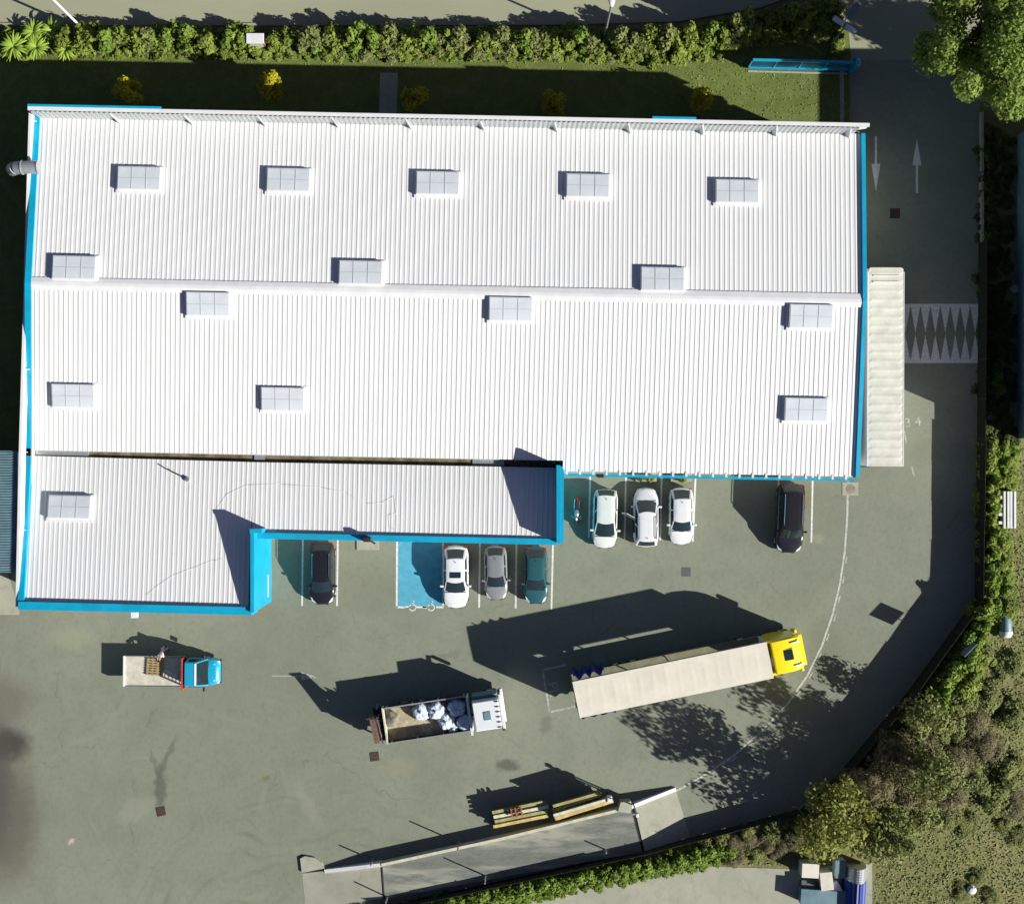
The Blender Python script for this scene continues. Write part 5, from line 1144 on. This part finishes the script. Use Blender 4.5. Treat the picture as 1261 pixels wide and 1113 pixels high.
# ------------------------------------------------------------------ plants
def jig(a, b): return random.uniform(a, b)
def protos(kind, n, h, r, leaves, size, m, clumps, cr, label, cat, group, nm, **k):
    out = []
    for i in range(n):
        t = plant(nm, h, r, leaves, size, M[m], clumps, cr, hash((kind, i)) % 1 + 100+i*7+len(kind), trunk=False, label=label, cat=cat, group=group, tname='stems', **k); out.append([t, False])
    return out
def place(pr, px, py, s=1.0, rz=None, hz=1.0, label=None):
    e = random.choice(pr)
    if not e[1]: o = e[0]; e[1] = True
    else: o = copy_tree(e[0])
    p = W(px, py, .7*hz); o.location = (p.x, p.y, 0); o.rotation_euler = (0, 0, jig(0, 6.28) if rz is None else rz); o.scale = (s, s, s*hz)
    if label: o['label'] = label
    return o
HB = 'dense leafy shrub in the green hedge between the north road and the lawn'
P1 = protos('n', 5, 1.9, 1.15, 1500, .17, 'l_hedge', 16, .42, HB, 'shrub', 'shrubs of the north hedge', 'hedge_shrub', base=.12)
P1b = protos('nb', 3, 2.1, 1.1, 1500, .18, 'l_bright', 16, .40, HB, 'shrub', 'shrubs of the north hedge', 'hedge_shrub', base=.12)
def hedge_y(x): return interp(x, [0, 700, 830, 900, 960, 1010, 1040], [52, 56, 58, 46, 34, 24, 10])
P1c = protos('nc', 2, 1.9, 1.1, 2200, .07, 'l_brown', 14, .42, HB, 'shrub', 'shrubs of the north hedge', 'hedge_shrub', base=.12, aspect=6)
P1d = protos('nd', 2, 1.9, 1.1, 1500, .16, 'l_olive', 14, .42, HB, 'shrub', 'shrubs of the north hedge', 'hedge_shrub', base=.12)
def pick(): 
    r_ = random.random(); return P1 if r_ < .5 else P1b if r_ < .68 else P1d if r_ < .98 else P1c
x = 84
while x < 1036:
    y = hedge_y(x); bright = (430 < x < 462) or (630 < x < 650)
    if not 306 < x < 334:
        place(P1b if bright else pick(), x+jig(-4, 4), y-7+jig(-4, 3), jig(.8, 1.12), hz=jig(1.0, 1.45)*(1 if x < 740 else 1.35))
    if not 300 < x < 340 or random.random() < .3: place(pick(), x+jig(-4, 4), y+6+jig(-3, 4), jig(.55, .8), hz=jig(.6, .85))
    if x > 760: place(P1, x+jig(-4, 4), y+jig(2, 14), jig(.6, .9), hz=jig(.7, .9))
    x += jig(10, 14)
for x in range(90, 800, 12):
    if not 300 < x < 338: place(P1b if random.random() < .6 else P1, x+jig(-5, 5), hedge_y(x)+13+jig(-2, 2), jig(.3, .45), hz=.4)
for px, py in ((1030, 62), (1034, 48), (1030, 74), (1018, 30), (1026, 14)): place(P1, px, py, .6, hz=.7)
# palms
def rosette(px, py, label, r, seed):
    rs = random.Random(seed); t = empty('palm', W(px, py, 1.0), rs.uniform(0, 6), label, 'palm'); t.location.z = 0
    mb = MB(); mb.tube((0, 0, 0), (0, 0, .7), .12, .09, 10); mb.build('trunk', M['bark'], t)
    pts, tn = [], []
    for i in range(24):
        a = i*2.4; L_ = r*rs.uniform(.8, 1.1); el = rs.uniform(.3, .9)
        mb = MB(); rows = []
        for j in range(7):
            s = j/6; d = L_*s; z = .7+el*d*(1-s*.9)+.05; w_ = .095*math.sin(math.pi*(.12+.85*s))
            ca, sa = math.cos(a), math.sin(a); rows.append([(d*ca-w_*sa, d*sa+w_*ca, z-.06), (d*ca, d*sa, z), (d*ca+w_*sa, d*sa-w_*ca, z-.06)])
        mb.grid(rows); o = mb.build('frond', M['l_palm'], t, smooth=True)
        at = o.data.attributes.new('tone', 'FLOAT', 'FACE'); at.data.foreach_set('value', [rs.random()*.8]*len(o.data.polygons))
for i, (px, py, r, lab) in enumerate([(15, 56, 1.1, 'leftmost yellow green palm at the left edge of the north hedge'), (39, 38, .95, 'yellow green palm behind the leftmost one near the road'), (63, 36, 1.0, 'yellow green palm nearest the white street lamp pole'),
        (43, 57, .95, 'yellow green palm in the middle of the cluster beside the lawn'), (79, 60, .9, 'rightmost small palm in front of the dark shrubs')]): rosette(px, py, lab, r, i)
for px, py in ((28, 48), (52, 48), (70, 50), (5, 40), (-12, 50), (25, 66)): place(P1, px, py, jig(.5, .75), hz=.7)
# young golden trees on the shaded strip
for i, (px, py, h, lab) in enumerate([(152, 108, 4.4, 'golden young tree nearest the west end of the shaded strip'), (329, 100, 4.3, 'golden young tree below the brick utility cabinet'), (509, 114, 4.4, 'golden young tree beside the concrete path'),
        (683, 124, 2.9, 'dim young tree deep in the building shadow'), (866, 116, 4.0, 'golden young tree at the edge of the sunlit lawn')]):
    q = W(px, py, h*.7); t = plant('young_tree', h, 1.15, 1300, .15, M['l_gold'], 14, .42, 300+i, loc=(q.x, q.y, 0), label=lab, cat='tree', base=.3)
# big tree and its neighbours at the north east gate
BT = [(1240, 34, 13.0, 5.9, 'broad bright green tree overhanging the north east gate'), (1350, -70, 12.0, 5.0, 'tree crown cut off by the upper right edge'), (1342, 78, 8.6, 2.8, 'smaller tree just beyond the right edge north of the neighbouring hall')]
for i, (px, py, h, r, lab) in enumerate(BT):
    q = W(px, py, h*.7); plant('broadleaf_tree', h, r, int(1150*r*r), .16, M['l_tree'], int(60*r*r/16), .95, 400+i, loc=(q.x, q.y, 0), label=lab, cat='tree', base=.58)
# east hedge and woodland
EL = 'green shrub in the tall hedge east of the drive'
P2 = protos('e', 5, 2.3, 1.25, 1700, .18, 'l_bright', 16, .45, EL, 'shrub', 'shrubs of the east hedge', 'hedge_shrub', base=.1)
P5e = protos('eo', 2, 2.2, 1.2, 1500, .16, 'l_olive', 14, .45, EL, 'shrub', 'shrubs of the east hedge', 'hedge_shrub', base=.1)
P2b = protos('eb', 3, 2.2, 1.2, 1500, .18, 'l_hedge', 14, .45, EL, 'shrub', 'shrubs of the east hedge', 'hedge_shrub', base=.1)
y = 548
while y < 745:
    place(P2 if random.random() < .6 else P2b, 1220+jig(-3, 3), y, jig(.72, .84), hz=jig(1.18, 1.34))
    if not (600 < y < 655 or 745 < y < 790): place(P2b if random.random() < .6 else P2, 1242+jig(-8, 8), y+jig(-6, 6), jig(.5, .8), hz=.55)
    y += jig(8, 11)
for t in [i/22 for i in range(23)]:
    px = lerp(1213, 1142, t); py = lerp(748, 872, t); place(P2 if random.random() < .6 else P2b, px+4+jig(-4, 4), py+jig(-4, 4), jig(.75, .95), hz=jig(1.1, 1.3))
    if t > .35 or t < .1: place(P2b if random.random() < .7 else P5e, px+28+jig(-6, 6), py+10+jig(-8, 8), jig(.6, .9), hz=.7)
IV = 'dark ivy covered shrub in the shaded strip beside the neighbouring hall'
P3 = protos('iv', 3, 1.1, 1.2, 1000, .17, 'l_dark', 12, .4, IV, 'shrub', 'shrubs in the shaded east strip', 'ivy_shrub', base=.1)
for yy in range(165, 548, 21): place(P3, 1220+jig(-4, 6), yy+jig(-6, 6), jig(.6, .9), hz=.8); place(P3, 1240+jig(-6, 6), yy+jig(-6, 6), jig(.5, .9), hz=.6)
for px, py in ((1228, 462), (1232, 478), (1222, 474)): place(P2, px, py, .5, hz=.5)
WD = 'bare brownish shrub in the thicket southeast of the yard'
P4 = protos('br', 4, 3.0, 1.9, 5200, .055, 'l_brown', 22, .8, WD, 'shrub', 'bare shrubs in the thicket', 'thicket_shrub', base=.1, aspect=9)
WO_ = 'olive green bush in the thicket southeast of the yard'
P5 = protos('ol', 4, 2.8, 1.9, 3600, .16, 'l_olive', 18, .75, WO_, 'shrub', 'olive bushes in the thicket', 'thicket_bush', base=.1)
TH = [(1165, 895, 'o', .8, .9), (1188, 862, 'o', .75, .7), (1148, 905, 'o', .7, .9), (1130, 925, 'b', .95, 1), (1105, 940, 'b', .95, 1), (1150, 945, 'b', 1, 1), (1085, 962, 'b', .9, 1), (1120, 970, 'b', .95, 1), (1175, 935, 'b', .9, .8),
      (1200, 900, 'b', .8, .6), (1160, 975, 'b', 1.0, .9), (1065, 985, 'b', .85, .9), (1195, 960, 'o', .9, .8), (1090, 1000, 'o', .9, .9), (1215, 855, 'o', .8, .5), (1225, 985, 'o', .8, .5), (1135, 1000, 'o', .95, .8),
      (1240, 945, 'o', .9, .6), (1215, 920, 'b', .8, .6), (1250, 880, 'o', .8, .6), (1245, 820, 'o', .7, .4), (1105, 1030, 'o', .8, .6), (1165, 1005, 'o', .7, .4), (1250, 990, 'b', .7, .4), (1255, 1030, 'o', .5, .3),
      (1050, 965, 'b', .7, .8), (1190, 1015, 'o', .6, .3), (1100, 905, 'o', .45, .6), (1120, 890, 'o', .5, .7)]
for px, py, k_, s_, hz in TH: place(P4 if k_ == 'b' else P5, px, py, s_, hz=hz)
# trees that dapple the yard
TR = [(1150, 958, 7.6, 2.4, 'l_olive', 'olive tree rising above the brown thicket'), (1100, 1028, 7.4, 2.2, 'l_olive', 'olive tree at the edge of the rough meadow'), (1040, 1003, 8.8, 2.8, 'l_yellow', 'yellow green tree standing above the junk yard boxes'), (1012, 1040, 5.2, 1.8, 'l_yellow', 'smaller yellow green tree beside the service lane'),
      (1075, 1040, 5.6, 1.9, 'l_olive', 'olive tree right of the yellow green tree'), (1142, 885, 4.6, 1.9, 'l_olive', 'tall olive tree at the bend of the diagonal fence'),
      (1108, 940, 5.4, 2.1, 'l_brown', 'nearly bare brown tree in the middle of the thicket'), (1075, 975, 5.2, 1.9, 'l_brown', 'nearly bare brown tree near the fence corner')]
for i, (px, py, h, r, m, lab) in enumerate(TR):
    q = W(px, py, h*.65); plant('tree', h, r, int((330 if m != 'l_brown' else 700)*r*r), .17 if m != 'l_brown' else .055, M[m], int(26*r), .62, 500+i, loc=(q.x, q.y, 0), label=lab, cat='tree', base=.3 if h < 7 else .48, aspect=1.6 if m != 'l_brown' else 9)
# south bank hedge
SB = 'low green shrub on the bank between the weighbridge fence and the service lane'
P6 = protos('sb', 4, 1.5, 1.1, 1200, .16, 'l_bright', 14, .4, SB, 'shrub', 'shrubs on the south bank', 'bank_shrub', base=.1)
x = 470
while x < 900:
    t = (x-480)/(880-480); yy = lerp(1120, 1042, t) if x < 780 else lerp(1062, 1042, (x-780)/100)
    place(P6, x, yy+9, jig(.62, .85), hz=jig(.8, 1.15))
    place(P6, x+8, yy+19, jig(.4, .6), hz=.5)
    x += jig(12, 16)
for px, py in ((905, 1040), (925, 1036), (945, 1040), (930, 1052), (958, 1048), (980, 1030), (975, 1050), (950, 1030), (995, 1045), (905, 1055)): place(P4 if random.random() < .7 else P5, px, py, jig(.35, .5), hz=.6)
for px, py in ((890, 1022), (920, 1014), (950, 1008), (975, 1002), (870, 1030)): place(P5, px, py+12, .38, hz=.8)
for px, py in ((1206, 1080), (1185, 1098), (1240, 1018), (1222, 1104)): place(P5, px, py, .42, hz=.35)

# ------------------------------------------------------------------ grass as one mass
def pts_in(poly, dens):
    P = np.array([W(*p)[:2] for p in poly]); lo = P.min(0); hi = P.max(0); n = int((hi-lo).prod()*dens); q = lo+(hi-lo)*np.random.rand(n, 2)
    ins = np.zeros(n, bool); j = len(P)-1
    for i in range(len(P)):
        c = ((P[i, 1] > q[:, 1]) != (P[j, 1] > q[:, 1])) & (q[:, 0] < (P[j, 0]-P[i, 0])*(q[:, 1]-P[i, 1])/(P[j, 1]-P[i, 1]+1e-12)+P[i, 0]); ins ^= c; j = i
    return q[ins]
def grass(name, polys, size, m, label):
    Q = np.concatenate([pts_in(p, d) for p, d in polys]); P = np.c_[Q, np.random.rand(len(Q))*size*.5+.01]
    tn = .5+.5*np.sin(Q[:, 0]*.9+1.3*np.sin(Q[:, 1]*.7))*np.sin(Q[:, 1]*1.1+np.sin(Q[:, 0]*.5)); tag(leaf_object(name, P, size, M[m], None, 2.2, 1.6, tn), label, 'grass', kind='stuff')
grass('lawn_grass', [([(770, 72), (880, 62), (960, 50), (1034, 84), (1046, 150), (800, 150)], 16), ([(0, 62), (800, 66), (800, 90), (0, 90)], 14)], .07, 'l_grass', 'short lawn grass north of the warehouse')
grass('rough_grass', [([(1215, 745), (1290, 720), (1290, 1140), (1078, 1140), (1078, 1030), (1000, 1010), (1130, 875)], 34), ([(1210, 545), (1290, 545), (1290, 760), (1210, 745)], 30), ([(470, 1128), (880, 1048), (985, 1010), (990, 1066), (860, 1064), (700, 1086), (560, 1123)], 30)], .10, 'l_grass', 'rough grass and weeds southeast of the yard')
